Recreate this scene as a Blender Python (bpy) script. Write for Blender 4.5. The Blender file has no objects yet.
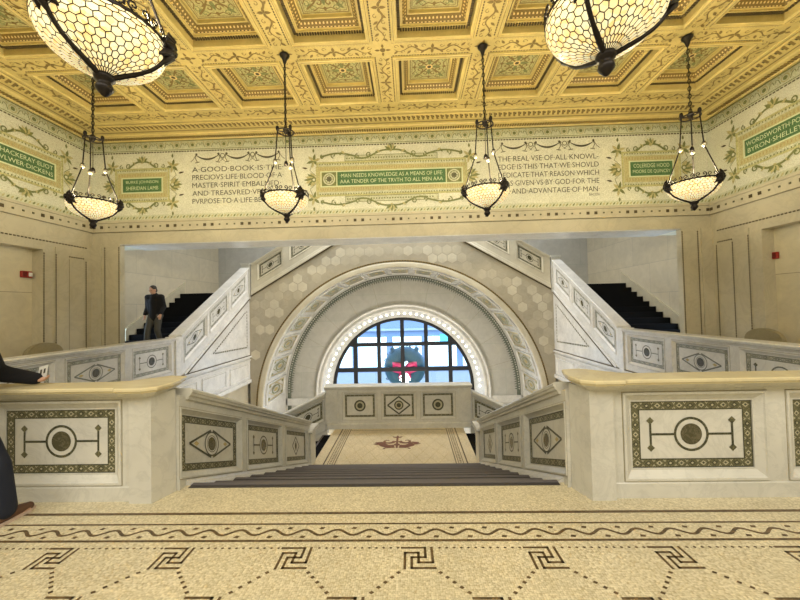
import bpy, bmesh, math, random
from math import sin, cos, pi, radians, sqrt
from mathutils import Vector, Matrix
random.seed(7)
scn = bpy.context.scene
col = scn.collection

# ------------------------------------------------------------------ camera
F_PX, PITCH, YAW, ROLL = 347.0, radians(1.339), radians(1.642), radians(-1.291)
cam_d = bpy.data.cameras.new('camera'); cam = bpy.data.objects.new('camera', cam_d); col.objects.link(cam)
fw = Vector((-sin(YAW)*cos(PITCH), cos(YAW)*cos(PITCH), sin(PITCH)))
r0 = Vector((cos(YAW), sin(YAW), 0)); u0 = r0.cross(fw)
rr = cos(ROLL)*r0 + sin(ROLL)*u0; uu = cos(ROLL)*u0 - sin(ROLL)*r0
m = Matrix.Identity(4)
for i in range(3):
    m[i][0] = rr[i]; m[i][1] = uu[i]; m[i][2] = -fw[i]
m[0][3], m[1][3], m[2][3] = 0.385, 0.0, 1.6
cam.matrix_world = m
cam_d.sensor_width = 36; cam_d.lens = F_PX/800*36; cam_d.clip_start = 0.05; cam_d.clip_end = 300
scn.camera = cam

# ------------------------------------------------------------------ world, lights, exposure
W = bpy.data.worlds.new('world'); scn.world = W; W.use_nodes = True
bg = W.node_tree.nodes['Background']; bg.inputs[0].default_value = (0.55, 0.76, 1.0, 1); bg.inputs[1].default_value = 4.5
def area(name, loc, rot, sx, sy, power, color):
    d = bpy.data.lights.new(name, 'AREA'); d.shape = 'RECTANGLE'; d.size = sx; d.size_y = sy; d.energy = power; d.color = color
    o = bpy.data.objects.new(name, d); o.location = loc; o.rotation_euler = rot; col.objects.link(o); return o
def point(name, loc, power, color, rad=0.12):
    d = bpy.data.lights.new(name, 'POINT'); d.energy = power; d.color = color; d.shadow_soft_size = rad
    o = bpy.data.objects.new(name, d); o.location = loc; col.objects.link(o); return o
area('hall_fill_light', (0, -1.6, 5.9), (radians(12), 0, 0), 13, 3.5, 540, (1.0, 0.96, 0.87))  # added fill behind the camera, no fixture; brightens parapets and floor
area('stair_hall_light', (0, 12.0, 6.3), (0, 0, 0), 10, 2.0, 330, (0.98, 0.98, 1.0))
point('soffit_fill_light', (0, 12.0, -2.3), 260, (1.0, 0.97, 0.93), .3)  # added unseen fill that brightens the barrel soffit and arch wall
LAMP_POWER = 95
LAMP_COLOR = (1.0, 0.87, 0.58)
scn.view_settings.view_transform = 'Standard'; scn.view_settings.look = 'None'
scn.view_settings.gamma = 1; scn.view_settings.use_curve_mapping = False
scn.view_settings.exposure = 0.55

# ------------------------------------------------------------------ materials
def nodes(name):
    mt = bpy.data.materials.new(name); mt.use_nodes = True
    nt = mt.node_tree; return mt, nt, nt.nodes['Principled BSDF']
def c4(c): return (c[0], c[1], c[2], 1)
def plain(name, c, rough=0.5, metal=0.0):
    mt, nt, b = nodes(name); b.inputs['Base Color'].default_value = c4(c)
    b.inputs['Roughness'].default_value = rough; b.inputs['Metallic'].default_value = metal; return mt
def ramp(nt, fac, stops):
    r = nt.nodes.new('ShaderNodeValToRGB'); e = r.color_ramp.elements
    while len(e) < len(stops): e.new(0.5)
    for k, (p, c) in enumerate(stops): e[k].position = p; e[k].color = c4(c)
    nt.links.new(fac, r.inputs[0]); return r.outputs[0]
def coords(nt, scale=(1, 1, 1), rot=(0, 0, 0)):
    t = nt.nodes.new('ShaderNodeTexCoord'); mp = nt.nodes.new('ShaderNodeMapping')
    mp.inputs['Scale'].default_value = scale; mp.inputs['Rotation'].default_value = rot
    nt.links.new(t.outputs['Object'], mp.inputs[0]); return mp.outputs[0]
def noise(nt, vec, scale, detail=4, rough=0.6, dist=0.0):
    n = nt.nodes.new('ShaderNodeTexNoise'); n.inputs['Scale'].default_value = scale; n.inputs['Detail'].default_value = detail
    n.inputs['Roughness'].default_value = rough; n.inputs['Distortion'].default_value = dist
    nt.links.new(vec, n.inputs['Vector']); return n.outputs['Fac']
def mixc(nt, fac, a, b, mode='MIX'):
    x = nt.nodes.new('ShaderNodeMix'); x.data_type = 'RGBA'; x.blend_type = mode
    for sock, v in ((x.inputs[0], fac), (x.inputs[6], a), (x.inputs[7], b)):
        if isinstance(v, (int, float)): sock.default_value = v
        elif isinstance(v, tuple): sock.default_value = c4(v)
        else: nt.links.new(v, sock)
    return x.outputs[2]
def marble(name, base, vein, scale=2.0, rough=0.28, amount=0.6):
    mt, nt, b = nodes(name); v = coords(nt)
    a = noise(nt, v, scale, 6, 0.65, 1.6)
    veins = ramp(nt, a, [(0.44, base), (0.50, tuple(base[i]*(1-amount)+vein[i]*amount for i in range(3))), (0.54, base)])
    cl = noise(nt, v, scale*0.6, 3)
    tone = ramp(nt, cl, [(0.3, (0.86, 0.86, 0.86)), (0.7, (1.05, 1.05, 1.05))])
    nt.links.new(mixc(nt, 1.0, veins, tone, 'MULTIPLY'), b.inputs['Base Color'])
    b.inputs['Roughness'].default_value = rough; return mt
def tess(name, c1, c2, size=60.0, rough=0.35, spec=0.5, blotch=0.12):
    """mosaic of little stones: a random tone per cell, darker grout"""
    mt, nt, b = nodes(name); v = coords(nt)
    vo = nt.nodes.new('ShaderNodeTexVoronoi'); vo.inputs['Scale'].default_value = size; vo.inputs['Randomness'].default_value = 0.55
    nt.links.new(v, vo.inputs['Vector'])
    sp = nt.nodes.new('ShaderNodeSeparateColor'); nt.links.new(vo.outputs['Color'], sp.inputs[0])
    base = ramp(nt, sp.outputs[0], [(0.0, c1), (1.0, c2)])
    gr = ramp(nt, vo.outputs['Distance'], [(0.45, (1, 1, 1)), (0.75, (0.62, 0.58, 0.5))])
    x = mixc(nt, 0.8, base, gr, 'MULTIPLY')
    n = ramp(nt, noise(nt, v, 1.3, 4), [(0.3, (1-blotch,)*3), (0.7, (1+blotch*0.5,)*3)])
    nt.links.new(mixc(nt, 1.0, x, n, 'MULTIPLY'), b.inputs['Base Color'])
    b.inputs['Roughness'].default_value = rough; b.inputs['Specular IOR Level'].default_value = spec; return mt
def blocks(name, c1, c2, joint, rot, bw=1.5, bh=0.75, rough=0.5, mort=0.006):
    """large stone blocks with thin joints"""
    mt, nt, b = nodes(name); v = coords(nt, rot=rot)
    br = nt.nodes.new('ShaderNodeTexBrick'); nt.links.new(v, br.inputs['Vector'])
    br.inputs['Color1'].default_value = c4(c1); br.inputs['Color2'].default_value = c4(c2); br.inputs['Mortar'].default_value = c4(joint)
    br.inputs['Scale'].default_value = 1.0; br.inputs['Mortar Size'].default_value = mort; br.inputs['Brick Width'].default_value = bw
    br.inputs['Row Height'].default_value = bh; br.inputs['Bias'].default_value = 0.0
    w = coords(nt)
    n = ramp(nt, noise(nt, w, 3.0, 6, 0.7, 0.8), [(0.3, (0.88, 0.88, 0.88)), (0.7, (1.06, 1.06, 1.06))])
    nt.links.new(mixc(nt, 1.0, br.outputs[0], n, 'MULTIPLY'), b.inputs['Base Color'])
    b.inputs['Roughness'].default_value = rough; return mt
def emit(name, c, s):
    mt, nt, b = nodes(name); b.inputs['Base Color'].default_value = c4(c)
    b.inputs['Emission Color'].default_value = c4(c); b.inputs['Emission Strength'].default_value = s; return mt

M = dict(
    marble=marble('white_marble', (0.62, 0.61, 0.55), (0.42, 0.42, 0.38), 3.2, 0.28, 0.3),
    marble_cool=marble('cool_white_marble', (0.70, 0.69, 0.66), (0.5, 0.5, 0.5), 3.0, 0.25, 0.35),
    coping=marble('polished_cream_coping', (0.66, 0.58, 0.36), (0.54, 0.47, 0.30), 1.4, 0.22, 0.4),
    floor=tess('cream_floor_mosaic', (0.52, 0.46, 0.30), (0.71, 0.64, 0.45), 75, 0.30),
    brown=tess('brown_floor_mosaic', (0.07, 0.045, 0.02), (0.16, 0.10, 0.045), 50, 0.35),
    landing=tess('landing_floor_mosaic', (0.62, 0.52, 0.33), (0.76, 0.66, 0.45), 60, 0.35),
    dark=tess('dark_inlay_mosaic', (0.03, 0.035, 0.02), (0.10, 0.10, 0.06), 90, 0.4),
    olive=tess('olive_inlay_mosaic', (0.085, 0.085, 0.045), (0.18, 0.17, 0.09), 90, 0.4),
    cream=tess('cream_inlay_mosaic', (0.40, 0.38, 0.26), (0.54, 0.51, 0.37), 90, 0.4),
    goldinlay=tess('gold_inlay_mosaic', (0.42, 0.33, 0.13), (0.62, 0.5, 0.22), 90, 0.4),
    disc=marble('dark_green_marble', (0.07, 0.065, 0.035), (0.16, 0.14, 0.09), 12, 0.25, 0.6),
    gold=marble('gilded_plaster', (0.62, 0.50, 0.19), (0.50, 0.38, 0.12), 3.0, 0.42, 0.4),
    golddark=plain('dark_gold_paint', (0.20, 0.135, 0.035), 0.5),  # deep brown gold for painted ornament and mouldings
    goldline=plain('pale_gilding', (0.80, 0.62, 0.27), 0.4),
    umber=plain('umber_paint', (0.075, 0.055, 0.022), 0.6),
    sage=tess('sage_painted_panel', (0.46, 0.45, 0.20), (0.60, 0.58, 0.30), 40, 0.5),
    frieze=tess('cream_wall_mosaic', (0.68, 0.69, 0.55), (0.82, 0.82, 0.69), 45, 0.4),
    friezeband=tess('pale_green_wall_mosaic', (0.57, 0.60, 0.42), (0.72, 0.73, 0.56), 45, 0.4),
    friezegold=tess('ochre_wall_mosaic', (0.47, 0.43, 0.20), (0.62, 0.57, 0.31), 60, 0.4),
    leafgreen=tess('leaf_green_mosaic', (0.15, 0.18, 0.06), (0.26, 0.28, 0.11), 60, 0.4),
    green=tess('deep_green_glass_mosaic', (0.05, 0.14, 0.05), (0.11, 0.23, 0.09), 50, 0.35),
    letter=plain('pale_lettering', (0.66, 0.72, 0.48), 0.5),
    ink=plain('dark_lettering', (0.07, 0.065, 0.04), 0.5),
    stone=marble('beige_limestone', (0.56, 0.51, 0.37), (0.46, 0.42, 0.30), 1.6, 0.45, 0.5),
    wallx=blocks('limestone_side_wall', (0.66, 0.60, 0.43), (0.63, 0.57, 0.41), (0.30, 0.24, 0.16), (radians(90), radians(90), 0), 2.6, 2.15),
    hallx=blocks('limestone_stair_hall', (0.58, 0.52, 0.39), (0.52, 0.47, 0.35), (0.38, 0.35, 0.28), (radians(90), radians(90), 0), 1.6, 0.95),
    greyarch=blocks('grey_limestone_arch', (0.50, 0.49, 0.45), (0.46, 0.45, 0.41), (0.36, 0.40, 0.34), (radians(90), 0, 0), 2.2, 1.1),
    hexbase=marble('warm_limestone_field', (0.46, 0.41, 0.31), (0.40, 0.36, 0.27), 2, 0.35, 0.4),
    hexa=marble('pale_hexagon_marble', (0.62, 0.57, 0.44), (0.55, 0.5, 0.38), 3, 0.3, 0.4),
    hexb=marble('tan_hexagon_marble', (0.53, 0.48, 0.36), (0.46, 0.41, 0.31), 3, 0.3, 0.4),
    hexc=marble('deep_hexagon_marble', (0.46, 0.41, 0.31), (0.38, 0.34, 0.25), 3, 0.3, 0.4),
    tread=marble('charcoal_stair_tread', (0.040, 0.036, 0.038), (0.065, 0.06, 0.062), 6, 0.55, 0.5),
    nosing=plain('grey_stair_nosing', (0.11, 0.10, 0.105), 0.5),
    blacktread=plain('black_stair_carpet', (0.010, 0.010, 0.011), 1.0),
    bronze=plain('dark_bronze', (0.018, 0.014, 0.012), 0.42, 0.6),
    iron=plain('window_iron', (0.008, 0.010, 0.014), 0.7),

    bulb=emit('lit_bulb', (1.0, 0.90, 0.66), 4.0),
    knob=plain('silvered_glass_ball', (0.55, 0.52, 0.42), 0.12, 0.7),
    tealgrey=tess('grey_green_mosaic', (0.08, 0.10, 0.075), (0.17, 0.19, 0.145), 60, 0.4),
    dark_lit=tess('lit_dark_inlay_mosaic', (0.11, 0.12, 0.10), (0.20, 0.21, 0.18), 90, 0.35),  # lit copies of the inlay mosaics: washing light put into their colour
    cream_lit=tess('lit_cream_inlay_mosaic', (0.55, 0.55, 0.48), (0.68, 0.68, 0.6), 90, 0.35),
    olive_lit=tess('lit_olive_inlay_mosaic', (0.24, 0.25, 0.20), (0.38, 0.38, 0.31), 90, 0.35),
    red=plain('red_alarm_plastic', (0.30, 0.015, 0.01), 0.4),
    white=plain('white_plastic', (0.8, 0.8, 0.78), 0.4),
    brownstone=marble('brown_stone', (0.30, 0.26, 0.15), (0.36, 0.31, 0.2), 4, 0.5, 0.5),
)
def bowl_glass():
    mt, nt, b = nodes('lit_cream_glass'); v = coords(nt)
    vo = nt.nodes.new('ShaderNodeTexVoronoi'); vo.inputs['Scale'].default_value = 30; nt.links.new(v, vo.inputs['Vector'])
    sp = nt.nodes.new('ShaderNodeSeparateColor'); nt.links.new(vo.outputs['Color'], sp.inputs[0])
    c = ramp(nt, sp.outputs[0], [(0.0, (1.0, 0.70, 0.26)), (0.45, (1.0, 0.84, 0.46)), (1.0, (1.0, 0.92, 0.60))])
    nt.links.new(c, b.inputs['Emission Color']); nt.links.new(c, b.inputs['Base Color']); b.inputs['Emission Strength'].default_value = 0.52
    b.inputs['Roughness'].default_value = 0.3; return mt
M['glassbowl'] = bowl_glass()
M['blacktread'].node_tree.nodes['Principled BSDF'].inputs['Specular IOR Level'].default_value = 0.05
# ------------------------------------------------------------------ mesh builder
class Fr:
    """a wall frame: s along, z up, n out of the face, with an optional rake"""
    def __init__(s, O, U, N, slope=0.0): s.O = Vector(O); s.U = Vector(U); s.N = Vector(N); s.k = slope
    def __call__(s, a, z, n): return s.O + s.U*a + s.N*n + Vector((0, 0, z + s.k*a))
ID = lambda x, y, z: Vector((x, y, z))
class MB:
    def __init__(s): s.v = []; s.f = []; s.mi = []; s.mats = []; s.sm = []
    def mat(s, mt):
        if mt not in s.mats: s.mats.append(mt)
        return s.mats.index(mt)
    def face(s, pts, mt, smooth=False):
        i = len(s.v); s.v += [tuple(p) for p in pts]; s.f.append(tuple(range(i, i+len(pts)))); s.mi.append(s.mat(mt)); s.sm.append(smooth)
    def grid(s, rows, mt, smooth=True, closed=False):
        i = len(s.v); n = len(rows[0]); k = s.mat(mt)
        for r in rows: s.v += [tuple(p) for p in r]
        for a in range(len(rows)-1):
            for b in range(n if closed else n-1):
                c = (b+1) % n
                s.f.append((i+a*n+b, i+a*n+c, i+(a+1)*n+c, i+(a+1)*n+b)); s.mi.append(k); s.sm.append(smooth)
    def box(s, F, a0, a1, z0, z1, n0, n1, mt):
        i = len(s.v); k = s.mat(mt)
        s.v += [tuple(F(a, z, n)) for a in (a0, a1) for z in (z0, z1) for n in (n0, n1)]
        for q in ((0, 1, 3, 2), (4, 6, 7, 5), (0, 4, 5, 1), (2, 3, 7, 6), (0, 2, 6, 4), (1, 5, 7, 3)):
            s.f.append(tuple(i+j for j in q)); s.mi.append(k); s.sm.append(False)
    def wbox(s, x0, x1, y0, y1, z0, z1, mt): s.box(lambda a, z, n: Vector((a, n, z)), x0, x1, z0, z1, y0, y1, mt)
    def prism(s, P, mt):
        """P: two equal rings of points, capped"""
        i = len(s.v); n = len(P[0]); k = s.mat(mt); s.v += [tuple(p) for p in P[0]] + [tuple(p) for p in P[1]]
        s.f.append(tuple(range(i, i+n))); s.f.append(tuple(range(i+2*n-1, i+n-1, -1))); s.mi += [k, k]; s.sm += [False]*2
        for b in range(n):
            c = (b+1) % n; s.f.append((i+b, i+n+b, i+n+c, i+c)); s.mi.append(k); s.sm.append(False)
    def run(s, F, prof, a0, a1, mt): s.prism([[F(a0, z, n) for n, z in prof], [F(a1, z, n) for n, z in prof]], mt)
    def frame(s, F, a0, a1, z0, z1, prof, mt):
        """mitred moulding round a rectangle; prof = [(inset, n)]"""
        rows = [[F(a0+t, z0+t, n), F(a1-t, z0+t, n), F(a1-t, z1-t, n), F(a0+t, z1-t, n)] for t, n in prof]
        s.grid(rows, mt, False, True)
    def quad(s, F, a0, a1, z0, z1, n, mt): s.face([F(a0, z0, n), F(a1, z0, n), F(a1, z1, n), F(a0, z1, n)], mt)
    def poly(s, F, pts, n, mt): s.face([F(a, z, n) for a, z in pts], mt)
    def ribbon(s, F, pts, w, n, mt):
        L = len(pts); A = []; B = []; n = n+jit()
        for k in range(L):
            p = pts[max(k-1, 0)]; q = pts[min(k+1, L-1)]; dx, dz = q[0]-p[0], q[1]-p[1]; l = math.hypot(dx, dz) or 1
            ww = w(k/(L-1)) if callable(w) else w
            A.append(F(pts[k][0]-dz/l*ww/2, pts[k][1]+dx/l*ww/2, n)); B.append(F(pts[k][0]+dz/l*ww/2, pts[k][1]-dx/l*ww/2, n))
        s.grid([A, B], mt, False)
    def ring(s, F, cx, cz, r0, r1, n, mt, k=28, rx=1.0, dash=False):
        for j in range(k):
            if dash and j % 2: continue
            t0, t1 = 2*pi*j/k, 2*pi*(j+1)/k
            s.poly(F, [(cx+rx*r0*cos(t0), cz+r0*sin(t0)), (cx+rx*r1*cos(t0), cz+r1*sin(t0)), (cx+rx*r1*cos(t1), cz+r1*sin(t1)), (cx+rx*r0*cos(t1), cz+r0*sin(t1))], n, mt)
    def disc(s, F, cx, cz, r, n, mt, k=28, rx=1.0): s.poly(F, [(cx+rx*r*cos(2*pi*j/k), cz+r*sin(2*pi*j/k)) for j in range(k)], n, mt)
    def tube(s, pts, r, mt, k=8, cap=True):
        rows = []; L = len(pts); pts = [Vector(p) for p in pts]; prev = None
        for j in range(L):
            t = (pts[min(j+1, L-1)]-pts[max(j-1, 0)]).normalized()
            a = prev if prev is not None else (Vector((0, 0, 1)) if abs(t.z) < 0.9 else Vector((1, 0, 0)))
            x = (a - t*a.dot(t)).normalized(); prev = x; y = t.cross(x); rad = r[j] if isinstance(r, (list, tuple)) else r
            rows.append([pts[j]+x*(rad*cos(2*pi*q/k))+y*(rad*sin(2*pi*q/k)) for q in range(k)])
        s.grid(rows, mt, True, True)
        if cap: s.face(rows[0][::-1], mt); s.face(rows[-1], mt)
    def lathe(s, prof, mt, k=24, o=(0, 0, 0)):
        rows = [[Vector((o[0]+r*cos(2*pi*j/k), o[1]+r*sin(2*pi*j/k), o[2]+z)) for j in range(k)] for r, z in prof]
        s.grid(rows, mt, True, True)
    def ball(s, c, r, mt, k=12, sc=(1, 1, 1), R=None):
        rows = []
        for a in range(k//2+1):
            t = pi*a/(k//2); row = []
            for b in range(k):
                v = Vector((max(sin(t), 1e-4)*cos(2*pi*b/k)*sc[0], max(sin(t), 1e-4)*sin(2*pi*b/k)*sc[1], cos(t)*sc[2]))*r
                if R: v = R @ v
                row.append(Vector(c)+v)
            rows.append(row)
        s.grid(rows, mt, True, True)
    def build(s, name, parent=None, kind=None, weld=False, bevel=0.0, loc=None):
        me = bpy.data.meshes.new(name); me.from_pydata(s.v, [], s.f)
        for mt in s.mats: me.materials.append(mt)
        me.polygons.foreach_set('material_index', s.mi); me.polygons.foreach_set('use_smooth', s.sm)
        bm = bmesh.new(); bm.from_mesh(me)
        if weld: bmesh.ops.remove_doubles(bm, verts=bm.verts, dist=1e-5)
        bmesh.ops.recalc_face_normals(bm, faces=bm.faces); bm.to_mesh(me); bm.free(); me.update()
        o = bpy.data.objects.new(name, me); col.objects.link(o)
        if parent: o.parent = parent
        if kind: o['kind'] = kind
        if loc: o.location = loc
        if bevel:
            b = o.modifiers.new('bevel', 'BEVEL'); b.width = bevel; b.segments = 2; b.limit_method = 'ANGLE'
        return o
def tag(o, label, cat, group=None):
    o['label'] = label; o['category'] = cat
    if group: o['group'] = group
    return o
def thing(name, label, cat, loc=(0, 0, 0), group=None):
    o = bpy.data.objects.new(name, None); o.empty_display_size = 0.2; col.objects.link(o); o.location = loc
    return tag(o, label, cat, group)
def dup(o, parent=None):
    c = o.copy(); col.objects.link(c)
    if parent: c.parent = parent
    for ch in list(o.children): dup(ch, c)
    return c
def local(o, k):  # builds meshes in world coordinates under a thing at k: cancel its offset
    o.location = (o.location[0]-k[0], o.location[1]-k[1], o.location[2]-k[2])
def text(name, body, F, cx, cz, w, h, n, mt, parent, left=False):
    cu = bpy.data.curves.new(name, 'FONT'); cu.body = body; cu.offset = 0.0; cu.resolution_u = 3; cu.extrude = 0.0
    t = bpy.data.objects.new(name, cu); col.objects.link(t)
    dg = bpy.context.evaluated_depsgraph_get(); me = bpy.data.meshes.new_from_object(t.evaluated_get(dg))
    bpy.data.objects.remove(t)
    xs = [v.co.x for v in me.vertices]; ys = [v.co.y for v in me.vertices]
    x0, x1, y0, y1 = min(xs), max(xs), min(ys), max(ys)
    for v in me.vertices:
        v.co = F(cx + ((v.co.x-x0)/(x1-x0)-0.5)*w, cz + ((v.co.y-y0)/(y1-y0)-0.5)*h, n)
    me.materials.clear(); me.materials.append(mt); me.name = name
    o = bpy.data.objects.new(name, me); col.objects.link(o); o.parent = parent; return o
def spiral(cx, cz, r, turns, start, sgn=1, k=18): # points of an inward scroll
    return [(cx + r*(1-t*0.85)*cos(start+sgn*turns*2*pi*t), cz + r*(1-t*0.85)*sin(start+sgn*turns*2*pi*t)) for t in [j/k for j in range(k+1)]]
JIT = [0]
def jit(): JIT[0] = (JIT[0]+1) % 23; return JIT[0]*0.00011   # overlapping inlay pieces never share a plane
def leaf(mb, F, cx, cz, l, w, ang, n, mt):
    n = n+jit()
    ca, sa = cos(ang), sin(ang)
    pts = [(0, 0), (l*.3, w*.45), (l*.62, w*.42), (l, 0), (l*.62, -w*.42), (l*.3, -w*.45)]
    mb.poly(F, [(cx+x*ca-z*sa, cz+x*sa+z*ca) for x, z in pts], n, mt)

# ------------------------------------------------------------------ main dimensions
YP, XO = 2.90, 1.826           # front parapet face, half opening
HW, YW = 8.11, 9.05            # hall half width, hall back wall
XS = 5.54                      # stair well sides
Y0, YE = 8.62, 12.64           # side flights start and end
RAKE = 0.572
ZL = -1.608                    # middle landing
YL0, YL1 = 7.26, 9.35
YA, YB = 12.64, 15.0           # arch front and back planes
ZC, RA = -1.98, 5.08           # arch centre height and radius
ZBOT = -3.2
PB = 1.777                     # ceiling bay
ZCEIL = 6.23
YBACK = -4.5

# ------------------------------------------------------------------ floors
def hall_floor():
    b = MB(); G = lambda a, z, n: Vector((a, z, n))
    b.wbox(-8.7, 8.7, YBACK, 3.2, -0.3, 0, M['floor'])
    for s in (-1, 1): b.wbox(min(s*XS, s*8.7), max(s*XS, s*8.7), 3.2, YE-4.02+0.0, -0.3, 0, M['floor'])
    n = 0.0015; br = M['brown']
    b.quad(G, -8.1, 8.1, 2.735, 2.765, n, br)
    b.quad(G, -8.1, 8.1, 2.605, 2.622, n, br)
    b.quad(G, -8.1, 8.1, 2.415, 2.437, n, br)
    P = 0.236
    wave = [(x*0.0236-8.1, 2.515+0.030*sin(2*pi*(x*0.0236-8.1)/P)) for x in range(688)]
    b.ribbon(G, wave, 0.021, n, br)
    k = -34
    while k*P < 8:
        for dx, dz in ((0.25, -0.048), (0.75, 0.048)):
            x = k*P + P*dx; b.poly(G, [(x-.022, 2.515+dz-.008), (x+.01, 2.515+dz-.014), (x+.022, 2.515+dz+.008), (x-.01, 2.515+dz+.014)], n, br)
        k += 1
    def strip(pts, w=0.017):
        for (x0, y0), (x1, y1) in zip(pts, pts[1:]):
            dx, dy = x1-x0, y1-y0; l = math.hypot(dx, dy); ex, ey = dx/l*w/2, dy/l*w/2
            b.poly(G, [(x0-ex-ey, y0-ey+ex), (x1+ex-ey, y1+ey+ex), (x1+ex+ey, y1+ey-ex), (x0-ex+ey, y0-ey-ex)], n, br)
    def dots(x0, y0, x1, y1, step=0.045, sz=0.015):
        l = math.hypot(x1-x0, y1-y0); q = max(1, int(l/step))
        for j in range(1, q):
            x = x0+(x1-x0)*j/q; y = y0+(y1-y0)*j/q; b.poly(G, [(x-sz, y), (x, y-sz*.8), (x+sz, y), (x, y+sz*.8)], n, br)
    def fret(cx, cy, w=0.18, h=0.18):
        A = [(-.11, 1), (.73, 1), (.73, .51), (.24, .51), (.24, 0), (1.04, 0)]; B = [(0, -.02), (0, .74), (.48, .74), (.48, .26), (.98, .26), (.97, 1)]
        for Q in (A, B): strip([(cx+(x-.5)*w, cy+(y-.5)*h) for x, y in Q])
    D = 0.805
    rows = [(2.262, 0.405), (1.86, 0.405-D/2), (1.46, 0.405), (1.06, 0.405-D/2), (0.66, 0.405), (0.26, 0.405-D/2)]
    for r, (cy, ox) in enumerate(rows):
        for k in range(-9, 9):
            cx = ox+k*D; fret(cx, cy)
            if r == 0: dots(cx+.09, cy+.09, cx+D-.09, cy+.09, 0.046, 0.012)
            if r < len(rows)-1:
                ny = rows[r+1][0]; dots(cx-.09, cy-.09, cx-D/2+.09, ny+.09, 0.05, 0.016); dots(cx+.09, cy-.09, cx+D/2-.09, ny+.09, 0.05, 0.016)
    return b.build('floor', kind='structure')
hall_floor()
def lower_floor():
    b = MB(); b.wbox(-8.2, 8.2, 3.2, 17.0, ZBOT-0.2, ZBOT, M['landing'])
    b.build('floor', kind='structure')
    c = MB(); G = lambda a, z, n: Vector((a, z, ZL+n)); L = 1.66
    c.wbox(-1.72, 1.72, 7.0, 9.9, ZL-0.25, ZL, M['landing'])
    n = 0.002; br = M['brown']
    for s in (-1, 1):
        for d, w in ((0.17, 0.03), (0.25, 0.014), (0.35, 0.014), (0.40, 0.02)):
            c.quad(G, s*(L-d)-w/2, s*(L-d)+w/2, 7.0, 9.34, n, br)
        for k in range(30):
            y = 7.05+k*0.076; x = s*(L-0.30); c.poly(G, [(x-.03, y), (x, y-.025), (x+.03, y), (x, y+.025)], n, br)
    c.quad(G, -1.26, 1.26, 9.2, 9.22, n, br)
    gl = M['goldinlay']
    for k in range(-14, 15):
        for sg in (-1, 1):
            x0 = k*0.3; pts = [(x0+sg*t*0.9, 7.2+t*1.9) for t in [j/14 for j in range(15)]]
            pts = [p for p in pts if abs(p[0]) < 1.2]
            if len(pts) > 2: c.ribbon(G, pts, 0.008, n*0.8, gl)
    # arabesque in the middle
    rb = M['brown']; cy = 8.35
    em = plain('red_brown_mosaic', (.16, .06, .035), .4)
    rb = em
    for sx in (-1, 1):
        c.ribbon(G, [(sx*.52, cy+.0), (sx*.40, cy-.02), (sx*.32, cy-.14), (sx*.2, cy-.2), (sx*.06, cy-.16)], lambda t: .05+.14*sin(pi*min(1, t*1.1)), n*1.3, rb)
        c.ribbon(G, spiral(sx*0.22, cy+0.10, 0.16, 0.9, 0 if sx < 0 else pi, sx), lambda t: 0.08*(1-t)+0.025, n*1.3, rb)
        c.ribbon(G, [(sx*0.06, cy-0.22), (sx*0.2, cy-0.25), (sx*0.36, cy-0.16), (sx*0.42, cy+0.0), (sx*0.36, cy+0.05)], lambda t: 0.14*(1-t)+0.04, n*1.3, rb)
        leaf(c, G, sx*0.38, cy-0.1, 0.2, 0.07, 0.1 if sx > 0 else pi-0.1, n*1.4, rb)
        leaf(c, G, sx*0.25, cy-0.3, 0.12, 0.06, -0.9 if sx > 0 else pi+0.9, n*1.4, rb)
    c.ribbon(G, [(0, cy-0.32), (0, cy+0.38)], 0.05, n*1.3, rb)
    for a in (0.6, pi/2, pi-0.6): leaf(c, G, 0, cy+0.3, 0.16, 0.07, a, n*1.5, rb)
    c.disc(G, 0, cy-0.12, 0.07, n*1.6, rb)
    c.build('landing_floor', kind='structure')
    for s in (-1, 1):
        d = MB(); d.wbox(min(s*XS, s*8.05), max(s*XS, s*8.05), YE, YB, 2.05, 2.3, M['stone'])
        d.build('landing_floor', kind='structure')
lower_floor()

# ------------------------------------------------------------------ walls
FB = Fr((0, YW, 0), (1, 0, 0), (0, -1, 0)); FL = Fr((-HW, 0, 0), (0, 1, 0), (1, 0, 0)); FRt = Fr((HW, 0, 0), (0, -1, 0), (-1, 0, 0))
def beads(b, F, a0, z0, a1, z1, w=0.03, step=0.06, n=0.004, mt=None, fill=0.72):
    mt = mt or M['umber']; l = math.hypot(a1-a0, z1-z0); q = int(l/step); ux, uz = (a1-a0)/l, (z1-z0)/l
    for j in range(q):
        t0 = j*step; t1 = t0+step*fill; p = (a0+ux*t0, z0+uz*t0); e = (a0+ux*t1, z0+uz*t1)
        b.poly(F, [(p[0]-uz*w/2, p[1]+ux*w/2), (e[0]-uz*w/2, e[1]+ux*w/2), (e[0]+uz*w/2, e[1]-ux*w/2), (p[0]+uz*w/2, p[1]-ux*w/2)], n, mt)
def wall_back():
    b = MB(); st = M['stone']
    b.box(FB, -HW, HW, 3.48, 6.6, -0.9, 0, st)
    b.box(FB, -7.36, 7.36, 3.46, 3.48, -0.9, -0.02, M['marble_cool'])  # lintel underside: window daylight put into a whiter, cooler colour
    b.build('wall_back', kind='structure')
    for s in (-1, 1):
        b = MB(); b.box(FB, min(s*7.36, s*HW), max(s*7.36, s*HW), 0, 3.48, -0.16, 0, st)
        for x in (7.385, 7.77): beads(b, FB, s*x, 0.0, s*x, 3.42)
        b.box(FB, min(s*7.84, s*HW), max(s*7.84, s*HW), 0, 3.48, 0, 0.04, st); b.build('trim_4', kind='structure')
wall_back()
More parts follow.
